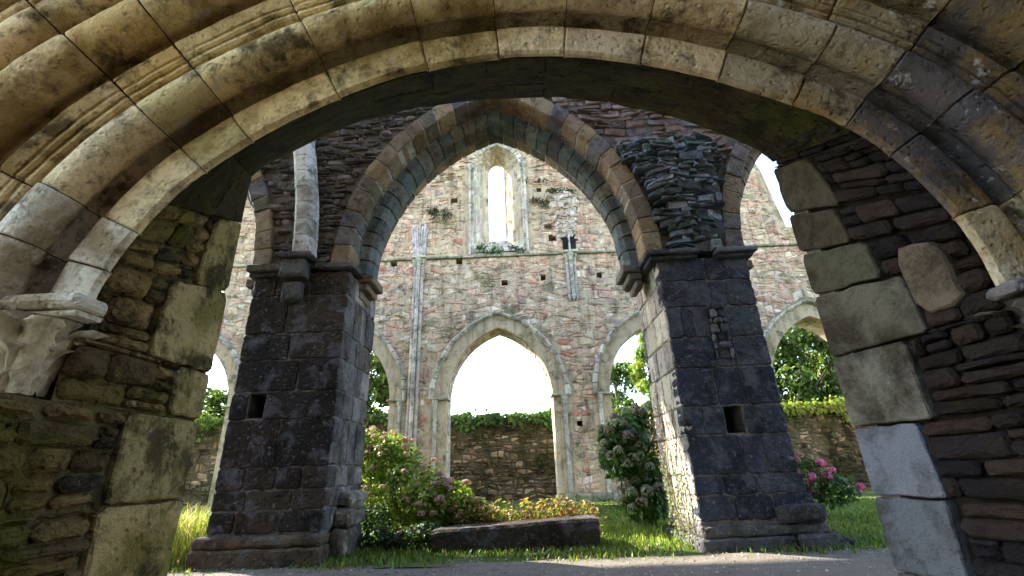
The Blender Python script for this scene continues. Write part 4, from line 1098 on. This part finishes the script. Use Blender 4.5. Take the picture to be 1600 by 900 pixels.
# grass
def blades(name, n, region, h0, h1, pal, lab=None, wid=.012, dens=None):
    r = np.random.RandomState(5 + n); x0, x1, y0, y1 = region
    xs = r.uniform(x0, x1, n); ys = r.uniform(y0, y1, n)
    if dens is not None: k = dens(xs, ys, r); xs, ys = xs[k], ys[k]
    n = len(xs); h = r.uniform(h0, h1, n); a = r.uniform(0, 6.28, n); lean = r.uniform(.1, .7, n) * h; w_ = wid * r.uniform(.6, 1.4, n)
    zb = np.array([.05 * noise.noise(Vector((x * .7, y * .7, 3.3))) for x, y in zip(xs, ys)]) - .015
    P = np.zeros((n, 5, 3)); ca, sa = np.cos(a), np.sin(a); b = a + 1.57 + r.uniform(-.5, .5, n)
    P[:, 0] = np.stack([xs - ca * w_, ys - sa * w_, zb], 1); P[:, 1] = np.stack([xs + ca * w_, ys + sa * w_, zb], 1)
    P[:, 2] = np.stack([xs + ca * w_ * .7 + np.cos(b) * lean * .35, ys + sa * w_ * .7 + np.sin(b) * lean * .35, zb + h * .6], 1)
    P[:, 3] = np.stack([xs - ca * w_ * .7 + np.cos(b) * lean * .35, ys - sa * w_ * .7 + np.sin(b) * lean * .35, zb + h * .6], 1)
    P[:, 4] = np.stack([xs + np.cos(b) * lean, ys + np.sin(b) * lean, zb + h], 1)
    mb = MB(); mb.v = P.reshape(-1, 3).tolist(); pa = np.array(pal); cc = pa[r.randint(0, len(pa), n)] * r.uniform(.7, 1.3, (n, 1))
    for i in range(n):
        q = i * 5; mb.f.append((q, q + 1, q + 2, q + 3)); mb.f.append((q + 3, q + 2, q + 4)); mb.c.append(tuple(cc[i])); mb.c.append(tuple(cc[i]))
    o = mb.build(name, MAT['leaf']); return o
gpal = [(.075, .14, .018), (.10, .18, .022), (.055, .10, .014), (.15, .20, .035), (.16, .15, .05)]
o = blades('grass', 90000, (-6.5, 9.5, 6.55, 16.3), .03, .085, gpal, dens=lambda x, y, r: (r.uniform(0, 1, len(x)) < 9.5 / y) & ~((x > -4.2) & (x < 3.8) & (y > 6.4) & (y < 6.75) & (r.uniform(0, 1, len(x)) < .55)))
tag(o, kind='stuff')
o = blades('edge_grass', 9000, (-5.8, 6.2, 5.95, 6.6), .03, .10, gpal, dens=lambda x, y, r: r.uniform(0, 1, len(x)) < np.clip((y - 5.95) / .5, 0, 1) ** 1.5 * (.5 + .5 * np.sin(x * 2.3)) ** 1.5)
tag(o, kind='stuff')
o = blades('tall_grass', 2600, (-6.2, -4.2, 6.6, 8.6), .25, .75, [(.20, .26, .04), (.3, .3, .08), (.14, .2, .03), (.34, .28, .12)], wid=.008); tag(o, kind='stuff')
o = blades('tall_grass', 900, (1.0, 2.15, 7.2, 9.2), .06, .16, [(.20, .28, .04), (.24, .3, .05)], wid=.007); tag(o, kind='stuff')
# pebbles and dead leaves on the path
mb = MB()
for _ in range(3800):
    x = jit(5.5); y = 4.9 + 1.6 * rng.random() ** .7; r_ = rng.uniform(.004, .012) * (2.2 if rng.random() < .06 else 1); c = pick([(.2, .18, .15), (.28, .25, .21), (.12, .10, .085), (.36, .33, .29)]); a = rng.random() * 6
    zb = .018 * noise.noise(Vector((x * 1.3, y * 1.3, 3.3)))
    vs = [(x + r_ * math.cos(a + q * 1.256) * rng.uniform(.7, 1.3), y + r_ * math.sin(a + q * 1.256), zb - .002) for q in range(5)] + [(x, y, zb + r_ * .8)]
    mb.add(vs, [(q, (q + 1) % 5, 5) for q in range(5)], c)
tag(mb.build('pebbles', MAT['ring']), kind='stuff')
mb = MB()
for _ in range(420):
    x = jit(5.5); y = 5.2 + 1.45 * rng.random() ** .5; leaf(mb, Vector((x, y, .025)), Vector((jit(1), jit(1), jit(.15))).normalized(), (Vector((0, 0, 1)) + rv() * .4).normalized(), rng.uniform(.02, .05), .022, pick([(.14, .08, .03), (.22, .14, .05), (.09, .055, .03), (.2, .18, .06)]))
tag(mb.build('fallen_leaves', MAT['leaf']), kind='stuff')
